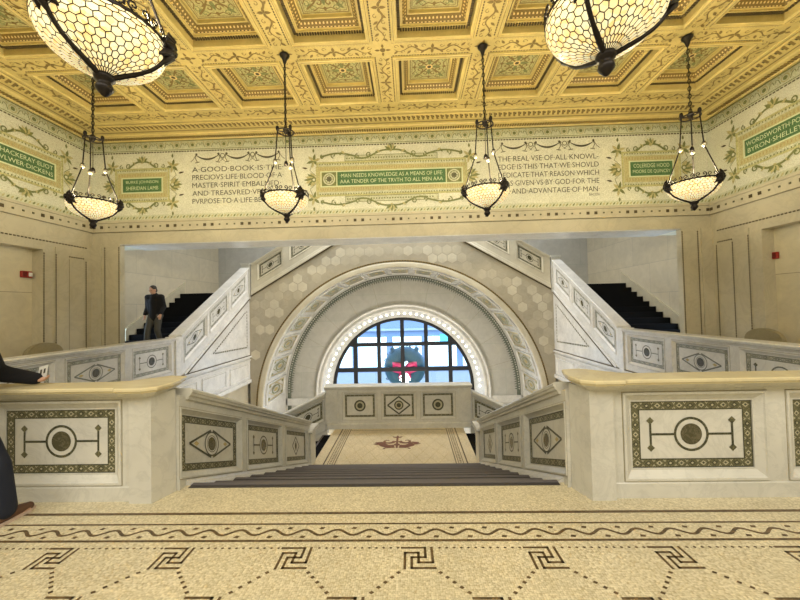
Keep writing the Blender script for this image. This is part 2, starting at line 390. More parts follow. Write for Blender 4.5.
def side_wall(s):
    F = FL if s < 0 else FRt
    def A(y): return y if s < 0 else -y
    b = MB(); st = M['stone']
    def bx(y0, y1, z0, z1, n0, n1, mt): b.box(F, min(A(y0), A(y1)), max(A(y0), A(y1)), z0, z1, n0, n1, mt)
    bx(7.79, YW, -0.3, 6.6, -0.5, 0, st)
    bx(YBACK, 7.79, 3.15, 6.6, -0.5, 0, st)
    bx(YBACK, 7.79, -0.3, 3.15, -0.5, -0.26, M['wallx'])
    bx(YBACK, 2.0, -0.3, 3.15, -0.26, 0, st)
    # framed pilaster, bead lines and joint
    bx(8.06, 8.38, 0, 3.25, 0, 0.03, st)
    ya, yb = (8.40, 8.86) if s < 0 else (8.48, 8.91)
    for y in (ya, yb): beads(b, F, A(y), 0.2, A(y), 3.05)
    beads(b, F, A(ya), 3.07, A(yb), 3.07); beads(b, F, A(8.06), 0.1, A(8.06), 3.12, n=0.034)
    if s < 0: beads(b, F, A(7.81), 0.1, A(7.81), 3.12)
    beads(b, F, A(2.0), 3.36, A(YW-0.1), 3.36, 0.03, 0.075)
    # the wall of the stair hall carries on behind the lintel
    x0 = HW-8.0
    bx(YW+0.9, 15.4, ZBOT, 6.8, -0.5, x0, M['hallx'])
    b.build('wall_left' if s < 0 else 'wall_right', kind='structure')
    # raked skirting along the stair
    k = MB(); Fs = Fr((s*8.0, Y0, 0), (0, 1, 0), (-s, 0, 0), RAKE)
    k.box(Fs, 1.33, YE-Y0, -0.1, 0.36, 0, 0.04, st); k.box(Fs, 1.33, YE-Y0, 0.36, 0.42, 0, 0.06, st)
    k.build('baseboard_left' if s < 0 else 'baseboard_right', kind='structure')
side_wall(-1); side_wall(1)

def arc_pts(r, a0, a1, k): return [(r*cos(a0+(a1-a0)*j/k), ZC+r*sin(a0+(a1-a0)*j/k)) for j in range(k+1)]
def plate_with_arch(b, y0, y1, outer_top, r, half, mt):
    """a wall plate with an arched opening; outer_top(x) gives its upper edge"""
    K = 48
    for Y, flip in ((y0, 0), (y1, 1)):
        G = lambda a, z, n: Vector((a, Y, z))
        for j in range(K):
            t0, t1 = pi*j/K, pi*(j+1)/K
            x0, z0 = r*cos(t0), ZC+r*sin(t0); x1, z1 = r*cos(t1), ZC+r*sin(t1)
            b.poly(G, [(x0, z0), (x1, z1), (x1, outer_top(x1)), (x0, outer_top(x0))], 0, mt)
        for s in (-1, 1):
            b.poly(G, [(s*r, ZBOT), (s*half, ZBOT), (s*half, outer_top(s*half)), (s*r, outer_top(s*r))], 0, mt)
# hexagon-tiled arch wall under the bridge
def top_arch(x): return 2.13+0.585*(5.48-min(max(abs(x), 1.9), 5.48))
def arch_wall():
    b = MB(); plate_with_arch(b, YA, YA+0.25, top_arch, RA, XS, M['hexbase'])
    G = Fr((0, YA, 0), (1, 0, 0), (0, -1, 0)); R = 0.205; rnd = random.Random(3)
    for i in range(-20, 21):
        for j in range(-16, 20):
            x = i*R*sqrt(3)+(R*sqrt(3)/2 if j % 2 else 0); z = j*R*1.5
            d = math.hypot(x, z-ZC)
            if z < ZC+0.4: continue
            if d < RA+0.24+R*.9 or abs(x) > XS-R*.88 or z > top_arch(x)-R*1.15: continue
            mt = rnd.choice([M['hexa'], M['hexa'], M['hexb'], M['hexb'], M['hexc']])
            b.poly(G, [(x+R*.93*sin(pi/3*q), z+R*.93*cos(pi/3*q)) for q in range(6)], 0.003, mt)
    PF = lambda t, r, n: Vector((r*cos(t), YA-n, ZC+r*sin(t)))
    K = 60
    def ringprof(prof, mt):
        rows = [[Vector((r*cos(pi*j/K), YA-n, ZC+r*sin(pi*j/K))) for j in range(K+1)] for r, n in prof]
        rows = [[Vector((r, YA-n, ZBOT))]+row+[Vector((-r, YA-n, ZBOT))] for (r, n), row in zip(prof, rows)]
        b.grid(rows, mt, False)
    ringprof([(RA+.26, 0), (RA+.25, .03), (RA+.21, .03), (RA+.20, .015)], M['golddark'])
    ringprof([(RA+.20, .015), (RA+.14, .04), (RA+.04, .04), (RA, .02), (RA, 0)], M['hexa'])
    for j in range(170):
        t = pi*(j+.25)/170; t2 = pi*(j+.75)/170
        b.face([PF(t, RA+.215, .033), PF(t2, RA+.215, .033), PF(t2, RA+.245, .033), PF(t, RA+.245, .033)], M['umber'])
    # barrel soffit with its inlaid bands
    SF = lambda t, y, n: Vector(((RA-n)*cos(t), y, ZC+(RA-n)*sin(t)))
    rows = [[Vector((RA, y, ZBOT))]+[SF(pi*j/72, y, 0) for j in range(73)]+[Vector((-RA, y, ZBOT))] for y in (YA, YB)]
    b.grid(rows, M['marble_cool'], True)
    N = 17
    for q in range(N):
        t0 = pi*q/N+0.012; t1 = pi*(q+1)/N-0.012
        G2 = lambda a, z, n: SF(a, z, n)
        ca, cy = (t0+t1)/2, (YA+YB)/2; ra = (t1-t0)/2
        b.frame(lambda a, z, n: SF(t0+(a*(t1-t0)), YA+0.18+z*(YB-YA-0.42), n), 0, 1, 0, 1, [(0, 0), (0, .05), (.07, .05), (.1, .012)], M['marble_cool'])
        H = lambda a, z, n: SF(t0+(a*(t1-t0)), YA+0.18+z*(YB-YA-0.42), n+.013)
        b.frame(H, .12, .88, .08, .92, [(0, .001), (.045, .001)], M['goldinlay'])
        b.ribbon(H, [(.18, .5), (.5, .13), (.82, .5), (.5, .87), (.18, .5)], .04, .002, M['leafgreen'] if q % 2 else M['goldinlay'])
        b.ring(H, .5, .5, .16, .21, .003, M['leafgreen'], 18); b.disc(H, .5, .5, .1, .003, M['goldinlay'], 12)
        for sx in (.22, .78):
            for sz in (.16, .84): b.disc(H, sx, sz, .06, .003, M['leafgreen'], 8)
    # white edge line of the intrados
    b.build('wall_arch', kind='structure')
arch_wall()
RW = 3.46
def wall_far():
    b = MB(); plate_with_arch(b, YB, YB+0.5, lambda x: 6.8, RW, 8.2, M['greyarch'])
    PF = lambda t, r, n: Vector((r*cos(t), YB-n, ZC+r*sin(t))); K = 64
    def ringprof(prof, mt):
        rows = [[Vector((r, YB-n, ZBOT))]+[PF(pi*j/K, r, n) for j in range(K+1)]+[Vector((-r, YB-n, ZBOT))] for r, n in prof]
        b.grid(rows, mt, True)
    # dentilled green band where the wall meets the barrel
    ringprof([(RA, .06), (RA-.07, .06), (RA-.08, .04)], M['greyarch']); ringprof([(RA-.08, .04), (RA-.21, .04), (RA-.23, .02), (RA-.23, .0)], M['tealgrey'])
    for j in range(150):
        t = pi*(j+.2)/150; t2 = pi*(j+.7)/150
        b.face([PF(t, RA-.12, .043), PF(t2, RA-.12, .043), PF(t2, RA-.165, .043), PF(t, RA-.165, .043)], M['marble'])
        b.face([PF(t, RA-.23, .004), PF(t2, RA-.23, .004), PF((t+t2)/2, RA-.34, .004)], M['tealgrey'])
    for q in range(1, 12):
        t = pi*q/12; w = 0.004
        b.face([PF(t-w/4, RA-.35, .003), PF(t+w/4, RA-.35, .003), PF(t+w/3.5, RW+.3, .003), PF(t-w/3.5, RW+.3, .003)], M['brownstone'])
    # base course
    for s in (-1, 1): b.wbox(min(s*3.74, s*5.06), max(s*3.74, s*5.06), YB-.06, YB, -2.5, -2.2, M['marble_cool'])
    b.build('wall_far', kind='structure')
    t = MB()
    def ring2(prof, mt):
        rows = [[Vector((r, y, ZBOT))]+[Vector((r*cos(pi*j/K), y, ZC+r*sin(pi*j/K))) for j in range(K+1)]+[Vector((-r, y, ZBOT))] for r, y in prof]
        t.grid(rows, mt, True)
    ring2([(3.76, YB), (3.76, YB-.10), (3.70, YB-.12), (3.66, YB-.07)], M['marble_cool'])
    ring2([(3.66, YB-.07), (3.60, YB-.07), (3.56, YB-.12), (3.50, YB-.10), (3.46, YB-.02)], M['marble_cool'])
    ring2([(3.46, YB-.02), (3.44, YB+.08), (3.20, YB+.55), (3.15, YB+.62)], M['marble_cool'])
    t.build('trim_1', kind='structure')
wall_far()
def well_walls():
    for s in (-1, 1):
        b = MB(); F = Fr((s*XS, 0, 0), (0, s*-1, 0) if s > 0 else (0, 1, 0), (-s, 0, 0))
        A = (lambda y: y) if s < 0 else (lambda y: -y)
        mc = M['marble_cool']
        def pl(pts, n0, n1, mt): b.prism([[F(A(y), z, n0) for y, z in pts], [F(A(y), z, n1) for y, z in pts]], mt)
        # spandrel below the raked flight and the fascia of the floor edge
        pl([(Y0, 0.0), (YE+.25, 0.0), (YE+.25, 2.3-.24), (YE, 2.3-.24), (Y0+.42, 0.0)], -.20, 0, mc)
        pl([(3.2, -1.0), (YE+.25, -1.0), (YE+.25, 0.0), (3.2, 0.0)], -.2, -.001, mc)
        pl([(3.2, -.08), (YE+.2, -.08), (YE+.2, -.02), (3.2, -.02)], -.001, .06, mc)
        pl([(3.2, -.025), (YE+.2, -.025), (YE+.2, -.003), (3.2, -.003)], -.001, .03, M['umber'])
        pl([(3.2, -.2), (YE+.2, -.2), (YE+.2, -.15), (3.2, -.15)], -.001, .03, mc)
        pl([(3.2, -1.0), (YE+.2, -1.0), (YE+.2, -.88), (3.2, -.88)], -.001, .05, mc)
        for k in range(6):
            y0 = 3.6+k*1.52; b.frame(F, min(A(y0), A(y0+1.3)), max(A(y0), A(y0+1.3)), -.82, -.28, [(0, 0), (0, .02), (.03, .02), (.05, .002)], mc)
        # recessed wall of the floor below
        pl([(3.2, ZBOT), (YE+.25, ZBOT), (YE+.25, -1.0), (3.2, -1.0)], -.20, -.10, M['hexb'])
        # dotted triangle inlay
        T = [(10.25, .36), (12.42, 1.62), (12.42, .30)]
        for (p, q) in zip(T, T[1:]+T[:1]): beads(b, F, A(p[0]), p[1], A(q[0]), q[1], .045, .11, .004, M['olive'])
        b.build('wall_left_well' if s < 0 else 'wall_right_well', kind='structure')
well_walls()
def shell():
    b = MB(); b.wbox(-8.7, 8.7, YBACK-.3, YBACK, -.3, 6.9, M['stone']); b.build('wall_front', kind='structure')
    b = MB(); b.wbox(-8.7, 8.7, YW+.85, 15.6, 6.8, 7.0, M['frieze']); b.build('ceiling', kind='structure')
    b = MB(); b.wbox(-XS, XS, 3.06, 3.10, ZBOT, -.3, M['stone']); b.build('wall_near', kind='structure')
shell()

# ------------------------------------------------------------------ mosaic frieze (bands belong to the wall; tablets follow as things)
def frieze(F, a0, a1):
    b = MB(); fb = M['friezeband']; lg = M['leafgreen']
    b.box(F, a0, a1, 4.10, 6.36, 0, .02, M['frieze'])
    b.box(F, a0, a1, 6.24, 6.40, .02, .05, M['friezegold'])
    b.box(F, a0, a1, 5.93, 6.24, .02, .024, fb)
    L = a1-a0; n = .027
    b.quad(F, a0, a1, 6.205, 6.225, n, lg); b.quad(F, a0, a1, 5.965, 5.98, n, lg)
    beads(b, F, a0, 5.925, a1, 5.925, .03, .075, .026, M['umber'])
    q = int(L/.42)
    for k in range(q):
        c = a0+(k+.5)*L/q
        b.disc(F, c, 6.09, .045, n+.001, lg, 10); b.ring(F, c, 6.09, .065, .085, n+.001, M['friezegold'], 14)
        for sx in (-1, 1):
            b.ribbon(F, [(c+sx*.09, 6.02), (c+sx*.13, 6.12), (c+sx*.18, 6.14), (c+sx*.2, 6.08)], .016, n, lg)
            leaf(b, F, c+sx*.10, 6.13, .08, .035, pi/2-sx*.6, n, M['friezegold'])
    # lower leaf band
    b.box(F, a0, a1, 4.10, 4.24, .02, .024, fb)
    q = int(L/.085)
    for k in range(q): leaf(b, F, a0+(k+.3)*L/q, 4.13, .10, .04, .9, n, M['leafgreen'] if k % 2 else M['friezegold'])
    # stone ledge with dark bosses
    b.box(F, a0, a1, 3.82, 4.10, 0, .05, M['stone']); b.box(F, a0, a1, 4.04, 4.10, .05, .09, M['stone'])
    b.box(F, a0, a1, 3.80, 3.835, .0, .07, M['stone'])
    q = int(L/.2)
    for k in range(q):
        c = a0+(k+.5)*L/q; w = .036 if k % 5 in (0, 1) else .02
        b.box(F, c-w, c+w, 3.93-w, 3.93+w, .05, .062, M['umber'] if k % 5 in (0, 1) else M['olive'])
    b.quad(F, a0, a1, 3.795, 3.80, .02, M['umber'])
    b.build('trim_2', kind='structure')
frieze(FB, -HW, HW); frieze(FL, YBACK, YW); frieze(FRt, -YW, -YBACK)

def crest(b, F, cx, cz, w, up, n):
    """scrolling stems with a palmette, along one long edge of a tablet"""
    lg = M['leafgreen']; g = M['friezegold']
    for s in (-1, 1):
        k = max(1, round(w/0.75)); L = w/k
        for j in range(k):
            x0 = cx+s*j*L
            b.ribbon(F, [(x0+s*L*t, cz+up*(.17*(1-t)**1.5+.05*sin(pi*2*t))) for t in [i/10 for i in range(11)]] if j == 0 else [(x0+s*L*t, cz+up*(.03+.09*sin(pi*t))) for t in [i/10 for i in range(11)]], .045, n, lg)
            b.ribbon(F, spiral(x0+s*L*.62, cz+up*.07, 0.075, 1.1, -pi/2*up, s*up), .028, n+.001, lg)
            b.ribbon(F, spiral(x0+s*L*.94, cz+up*.035, .06, 1.0, pi/2*up, -s*up), .026, n+.001, lg)
            leaf(b, F, x0+s*L*.3, cz+up*.10, .13, .06, (pi/2-s*.8)*up, n+.001, g); leaf(b, F, x0+s*L*.45, cz+up*.06, .12, .05, (pi/2+s*.5)*up, n+.001, lg)
    for a in (-.9, -.45, 0, .45, .9): leaf(b, F, cx, cz+up*.15, .20, .08, (pi/2+a)*up, n+.002, lg if abs(a) != .45 else g)
    b.disc(F, cx, cz+up*.16, .04, n+.003, g, 10)
def sprays(b, F, cx, cz, s, n):
    """leafy sprays at the short ends"""
    lg = M['leafgreen']; g = M['friezegold']
    for a in range(-3, 4): leaf(b, F, cx, cz, .34-.03*abs(a), .10, (0 if s > 0 else pi)+a*.3, n, lg if a % 2 == 0 else g)
    b.disc(F, cx+s*.06, cz, .07, n+.002, lg, 12); b.disc(F, cx+s*.06, cz, .035, n+.003, M['frieze'], 10)
    for up in (-1, 1):
        x = cx+s*.06; z = cz+up*.5
        for j in range(6): leaf(b, F, x, z, .20, .08, j*pi/3+.3, n, lg if j % 2 else g)
        b.disc(F, x, z, .03, n+.002, M['friezegold'], 8)
        b.ribbon(F, [(cx, cz+up*.1), (cx+s*.16, cz+up*.25), (x, z)], .016, n, lg)
        leaf(b, F, cx+s*.22, cz+up*.3, .16, .05, (0.2 if s > 0 else pi-.2)*1, n, M['umber']); leaf(b, F, x, cz+up*.72, .12, .06, up*pi/2, n, lg)
def tablet(F, cx, gw, lines, label, rosettes=False, long=False, group=None):
    t = thing('mosaic_tablet', label, 'sign', F(cx, 4.42, 0.02))
    T = Fr((0, 0, 0), F.U, F.N); off = F(cx, 4.42, .02)
    def T(a, z, n): return F(cx+a, z, .022+n)-off
    zc = 5.04; gh = .18; fw = gw/2+(.55 if rosettes else .22)
    b = MB(); b.box(T, -fw, fw, 4.58, 5.50, 0, .006, M['friezeband'])
    b.frame(T, -fw, fw, 4.58, 5.50, [(0, .006), (0, .012), (.04, .012), (.05, .007)], M['sage'])
    if long:
        for z0, z1 in ((5.50, 5.66), (4.42, 4.58)): b.box(T, -fw*.62, fw*.62, z0, z1, 0, .005, M['friezeband']); b.frame(T, -fw*.62, fw*.62, z0, z1, [(0, .006), (.014, .006)], M['leafgreen']); beads(b, T, -fw*.6, (z0+z1)/2, fw*.6, (z0+z1)/2, .035, .07, .0065, M['leafgreen'], .5)
    q = int(fw*2/.07)
    for k in range(q):
        for z in (5.44, 4.64): b.quad(T, -fw+.06+(k+.2)*(2*fw-.12)/q, -fw+.06+(k+.6)*(2*fw-.12)/q, z-.018, z+.018, .009, M['leafgreen'])
    b.build('frame', t)
    gx = gw/2+(.45 if rosettes else .04)
    b = MB(); b.box(T, -gx-.12, gx+.12, zc-gh-.16, zc+gh+.16, .005, .010, M['friezegold'])
    q = int(gx*2/.06)
    for k in range(q):
        for z in (zc+gh+.09, zc-gh-.09): b.quad(T, -gx-.08+(k+.2)*(2*gx+.16)/q, -gx-.08+(k+.55)*(2*gx+.16)/q, z-.035, z+.035, .0115, M['goldinlay'])
    b.build('ochre_border', t)
    b = MB(); b.box(T, -gw/2, gw/2, zc-gh, zc+gh, .010, .014, M['green'])
    b.frame(T, -gx-.0, gx+.0, zc-gh-.03, zc+gh+.03, [(0, .010), (0, .018), (.028, .018), (.028, .014)], M['letter'])
    if rosettes:
        for s in (-1, 1):
            x = s*(gw/2+.22); b.quad(T, x-.19, x+.19, zc-gh, zc+gh, .014, M['leafgreen'])
            for rr_, mt in ((.16, 'friezeband'), (.125, 'leafgreen'), (.105, 'friezeband'), (.05, 'olive')): b.disc(T, x, zc, rr_, .0145+(.16-rr_)*.01, M[mt], 18)
            for j in range(8): leaf(b, T, x, zc, .10, .045, j*pi/4, .0165, M['olive'])
            b.quad(T, s*(gw/2+.02)-.012, s*(gw/2+.02)+.012, zc-gh, zc+gh, .0155, M['letter'])
    b.build('green_field', t)
    for k, (ln, wf) in enumerate(lines): text('lettering', ln, T, 0, zc+.08-.155*k, gw*wf, .10, .016, M['letter'], t)
    b = MB(); w = fw*(.92 if long else .8)
    crest(b, T, 0, 5.60 if long else 5.50, w if not long else fw*.95, 1, .009); crest(b, T, 0, 4.48 if long else 4.58, w if not long else fw*.95, -1, .009)
    for s in (-1, 1): sprays(b, T, s*(fw+.02), zc, s, .003)
    b.build('scrollwork', t)
tablet(FB, -.03, 2.84, [('·MAN NEEDS KNOWLEDGE AS A MEANS OF LIFE·', .95), ('AAA TENDER OF THE TRVTH TO ALL MEN AAA', .95)], 'long green mosaic tablet with a rosette at each end, above the arch', True, True)
tablet(FB, -6.71, 1.05, [('BURKE JOHNSON', .84), ('SHERIDAN LAMB', .84)], 'small green mosaic tablet on the frieze, left of the left quotation near the corner')
tablet(FB, 6.66, 1.05, [('COLERIDGE HOOD', .86), ('MOORE DE QUINCEY', .9)], 'small green mosaic tablet on the frieze, right of the right quotation near the corner')
tablet(FL, 7.40, 1.22, [('THACKERAY·ELIOT', .95), ('BVLWER·DICKENS', .95)], 'slanting green mosaic tablet on the left side wall frieze')
tablet(FRt, -7.42, 1.22, [('WORDSWORTH·POE', .95), ('BYRON·SHELLEY', .9)], 'slanting green mosaic tablet on the right side wall frieze')
def quotation(cx, w, lines, label, small=None):
    t = thing('mosaic_inscription', label, 'inscription', FB(cx, 4.48, .02)); off = FB(cx, 4.48, .02)
    def T(a, z, n): return FB(cx+a, z, .022+n)-off
    for k, (ln, wf) in enumerate(lines): text('lettering', ln, T, -w/2+w*wf/2, 5.42-.2135*k, w*wf, .135, .002, M['ink'], t)
    if small: text('lettering', small, T, w/2-.14, 4.42, .26, .06, .002, M['ink'], t)
    b = MB()
    for j in range(3):
        x = -w/2+.42+j*(w-.84)/2
        b.ribbon(T, [(x+.3*u, 5.80-.11*(1-u*u)) for u in [i/6-1 for i in range(13)]], lambda q: .015+.035*sin(pi*q), .002, M['ink'])
        for s in (-1, 1):
            b.ribbon(T, [(x+s*.3, 5.84), (x+s*.33, 5.72), (x+s*.28, 5.62)], .018, .003, M['olive']); b.ribbon(T, [(x+s*.3, 5.84), (x+s*.38, 5.70), (x+s*.46, 5.63)], .014, .003, M['olive'])
            b.disc(T, x+s*.3, 5.83, .03, .004, M['ink'], 8); b.ribbon(T, [(x+s*.22, 5.62), (x+s*.34, 5.60)], .02, .003, M['olive'])
        if j < 2:
            xm = x+(w-.84)/4; b.ring(T, xm, 5.78, .045, .065, .002, M['olive'], 12)
            for s in (-1, 1): leaf(b, T, xm+s*.07, 5.80, .09, .04, 0.4 if s > 0 else pi-.4, .002, M['olive'])
    b.build('garland', t)
quotation(-4.12, 2.46, [('A·GOOD·BOOK·IS·THE·', .0+1.0), ('PRECIOVS·LIFE·BLOOD·OF·A·', 1.0), ('MASTER·SPIRIT·EMBALMED·', .97), ('AND·TREASVRED·VP·ON·', .92), ('PVRPOSE·TO·A·LIFE·BEYOND·', 1.0)],
          'dark lettered quotation beginning A GOOD BOOK, on the cream frieze left of centre')
quotation(4.05, 2.58, [('THE·REAL·VSE·OF·ALL·KNOWL-', 1.0), ('EDGE·IS·THIS·THAT·WE·SHOVLD', 1.0), ('DEDICATE·THAT·REASON·WHICH', 1.0), ('WAS·GIVEN·VS·BY·GOD·FOR·THE', 1.0), ('VSE·AND·ADVANTAGE·OF·MAN·', 1.0)],
          'dark lettered quotation ending ADVANTAGE OF MAN, on the cream frieze right of centre', 'BACON')

# ------------------------------------------------------------------ coffered ceiling and cornice
GC = lambda a, z, n: Vector((a, z, ZCEIL-n))      # ceiling frame: a = x, z = y, n downward
def ceiling():
    b = MB(); g = M['gold']; O = .62
    XE = 6.94; ye = 7.88
    ylines = [ye-k*PB for k in range(5)]
    xl = [-XE]+[k*PB for k in range(-3, 4)]+[XE]
    # flat beams round every coffer
    for r in range(4):
        y1, y0 = ylines[r], ylines[r+1]; cy = (y0+y1)/2
        for x0, x1 in zip(xl, xl[1:]):
            cx = (x0+x1)/2; hx, hy = (x1-x0)/2, PB/2; sx = hx/(PB/2)
            rows = [[GC(cx+sx*a*px, cy+a*py, n) for px, py in ((-1, -1), (1, -1), (1, 1), (-1, 1))] for a, n in ((PB/2, 0), (.715, 0), (.715, .022), (.70, .03), (.665, .03), (.65, .012), (.62, .012), (.62, 0))]
            b.grid(rows, g, False, True)
            H = lambda a, z, n: GC(cx+sx*a, cy+z, n)
            for s in (-1, 1):
                beads(b, H, -.72, s*.735, .72, s*.735, .02, .05, .002, M['umber']); beads(b, H, s*.735, -.72, s*.735, .72, .02, .05, .002, M['umber'])
                b.quad(H, -.66, .66, s*.683-.004, s*.683+.004, .031, M['golddark']); b.quad(H, s*.683-.004, s*.683+.004, -.66, .66, .031, M['golddark'])
    for y0, y1, x0, x1 in ((ye, YW, -HW, HW), (YBACK, ylines[-1], -HW, HW), (ylines[-1], ye, -HW, -XE), (ylines[-1], ye, XE, HW)):
        b.face([GC(x0, y0, 0), GC(x1, y0, 0), GC(x1, y1, 0), GC(x0, y1, 0)], g)
    b.box(GC, -8.6, 8.6, YBACK, YW, -.6, -.5, g)
    # painted arabesques along the beams
    def orn(x0, y0, x1, y1):
        l = math.hypot(x1-x0, y1-y0); ux, uy = (x1-x0)/l, (y1-y0)/l
        H = lambda a, z, n: GC(x0+ux*a-uy*z, y0+uy*a+ux*z, n)
        m_ = l/2; n = .003; d = M['golddark']
        for s in (-1, 1):
            b.ribbon(H, [(m_+s*(.06+.62*t), .055*sin(t*3*pi)) for t in [i/16 for i in range(17)]], lambda t: .028*(1-t)+.010, n, d)
            for j, t in enumerate((.12, .32, .52, .72, .9)):
                x = m_+s*(.06+.62*t); up = 1 if j % 2 == 0 else -1
                leaf(b, H, x, up*.03, .11, .05, (pi/2-s*.7)*up, n+.001, d); b.ribbon(H, spiral(x+s*.03, -up*.065, .045, .9, 0, s), .012, n, d)
            leaf(b, H, m_, 0, .12, .06, pi/2*s, n+.002, d); leaf(b, H, m_, 0, .10, .05, 0 if s > 0 else pi, n+.002, d)
    for y in ylines[:4]:
        for x in xl:
            b.disc(GC, x, y, .05, .004, M['golddark'], 10)
            for j in range(4): leaf(b, GC, x+.05*cos(j*pi/2), y+.05*sin(j*pi/2), .10, .05, j*pi/2, .004, M['golddark'])
    for y in ylines[:4]:
        for x0, x1 in zip(xl, xl[1:]): orn(x0, y, x1, y)
    for x in xl:
        for y1, y0 in zip(ylines[:4], ylines[1:]): orn(x, y1, x, y0)
    c = b.build('ceiling', kind='structure')
    # one coffer, copied into every bay
    k = MB(); S = lambda a, z, n: Vector((a, z, -n))
    def rg(prof, mt): k.grid([[S(h*px, h*py, -z) for px, py in ((-1, -1), (1, -1), (1, 1), (-1, 1))] for h, z in prof], mt, False, True)
    rg([(.62, 0), (.62, .12), (.57, .12)], g); rg([(.57, .12), (.545, .12), (.545, .15), (.52, .15)], g)
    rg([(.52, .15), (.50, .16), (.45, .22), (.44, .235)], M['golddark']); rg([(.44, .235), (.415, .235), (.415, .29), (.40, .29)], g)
    for q in range(4):
        R = lambda a, z, n, q=q: Matrix.Rotation(q*pi/2, 3, 'Z') @ Vector((a, -z, -n))
        for j in range(26):
            x = -.585+j*.045; k.box(R, x, x+.028, .565, .612, -.12, -.098, M['umber'])
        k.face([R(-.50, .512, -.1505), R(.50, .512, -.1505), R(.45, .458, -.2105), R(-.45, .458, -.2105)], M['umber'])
        for j in range(15):
            x = -.46+j*.0633; k.face([R(x+.006, .510, -.150), R(x+.040, .510, -.150), R(x+.036, .465, -.201), R(x+.023, .458, -.209), R(x+.010, .465, -.201)], M['goldline'])
    cf = k.build('coffer')
    p = MB(); p.quad(S, -.40, .40, -.40, .40, -.29, M['sage'])
    for h, w in ((.385, .016), (.35, .008)):
        p.frame(lambda a, z, n: S(a, z, n), -h, h, -h, h, [(0, -.288), (w, -.288)], M['golddark'])
    n = -.286; d = M['golddark']
    for q in range(4):
        ca, sa = cos(q*pi/2), sin(q*pi/2); R = lambda a, z, n, ca=ca, sa=sa: S(a*ca-z*sa, a*sa+z*ca, n)
        p.ribbon(R, [(0, 0), (.10, .09), (.2, .17), (.3, .30)], .03, n, d)
        p.ribbon(R, [(.34, -.2), (.28, -.1), (.31, 0), (.28, .1), (.34, .2)], .02, n, d)
        for s in (-1, 1):
            p.ribbon(R, spiral(.19, s*.085, .075, 1.1, pi/2*s, s), .024, n, d); p.ribbon(R, spiral(.29, s*.2, .06, 1.0, -pi/2*s, -s), .016, n, M['leafgreen'])
        leaf(p, R, .05, 0, .2, .08, 0, n+.001, M['leafgreen']); leaf(p, R, .2, .2, .15, .07, pi/4, n+.001, M['leafgreen']); leaf(p, R, .26, 0, .09, .06, 0, n+.001, d)
    p.disc(S, 0, 0, .07, n+.003, M['goldline'], 12); p.disc(S, 0, 0, .04, n+.005, M['umber'], 10)
    pp = p.build('painted_panel', cf); cf.parent = c; first = True
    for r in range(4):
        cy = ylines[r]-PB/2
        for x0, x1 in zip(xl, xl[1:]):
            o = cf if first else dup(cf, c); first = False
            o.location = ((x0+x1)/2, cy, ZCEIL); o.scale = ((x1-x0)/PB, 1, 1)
    # cornice round three sides
    t = MB(); pr = [(.98, .0), (.97, .02), (.90, .03), (.88, .015), (.87, .04), (.70, .07), (.69, .055), (.52, .06), (.50, .09), (.44, .10), (.32, .10), (.30, .13), (.27, .13), (.26, .02), (.1, -.10), (0, -.14)]
    rows = [[GC(-(HW-d_), YBACK, n), GC(-(HW-d_), YW-d_, n), GC(HW-d_, YW-d_, n), GC(HW-d_, YBACK, n)] for d_, n in pr]
    t.grid(rows, M['gold'], False)
    def along(fn): # the three walls: length axis a, distance from the wall d
        fn(lambda a, d_, n: GC(a, YW-d_, n), -HW, HW)
        fn(lambda a, d_, n: GC(-(HW-d_), a, n), 0.5, YW); fn(lambda a, d_, n: GC(HW-d_, a, n), 0.5, YW)
    def deco(T, a0, a1):
        m1 = (1, ) # stay inside the mitre
        q = int((a1-a0)/.115)
        for j in range(q):
            a = a0+j*.115
            if a < a0+.9 and a0 < -1 or a > a1-.95: continue
            T2 = lambda x, z, n: T(x, z, n)
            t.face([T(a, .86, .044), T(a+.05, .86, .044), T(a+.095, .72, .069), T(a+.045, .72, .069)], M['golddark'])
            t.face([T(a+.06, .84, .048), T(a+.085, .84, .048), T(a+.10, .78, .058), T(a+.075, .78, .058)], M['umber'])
        q = int((a1-a0)/.062)
        for j in range(q):
            a = a0+j*.062
            if a < a0+.45 and a0 < -1 or a > a1-.5: continue
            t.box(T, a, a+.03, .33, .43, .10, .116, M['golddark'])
        t.quad(T, a0+.9 if a0 < -1 else a0, a1-.9, .925, .935, .033, M['umber']); t.quad(T, a0+.6 if a0 < -1 else a0, a1-.6, .60, .63, .062, M['golddark'])
    along(deco)
    t.build('trim_3', kind='structure')
ceiling()

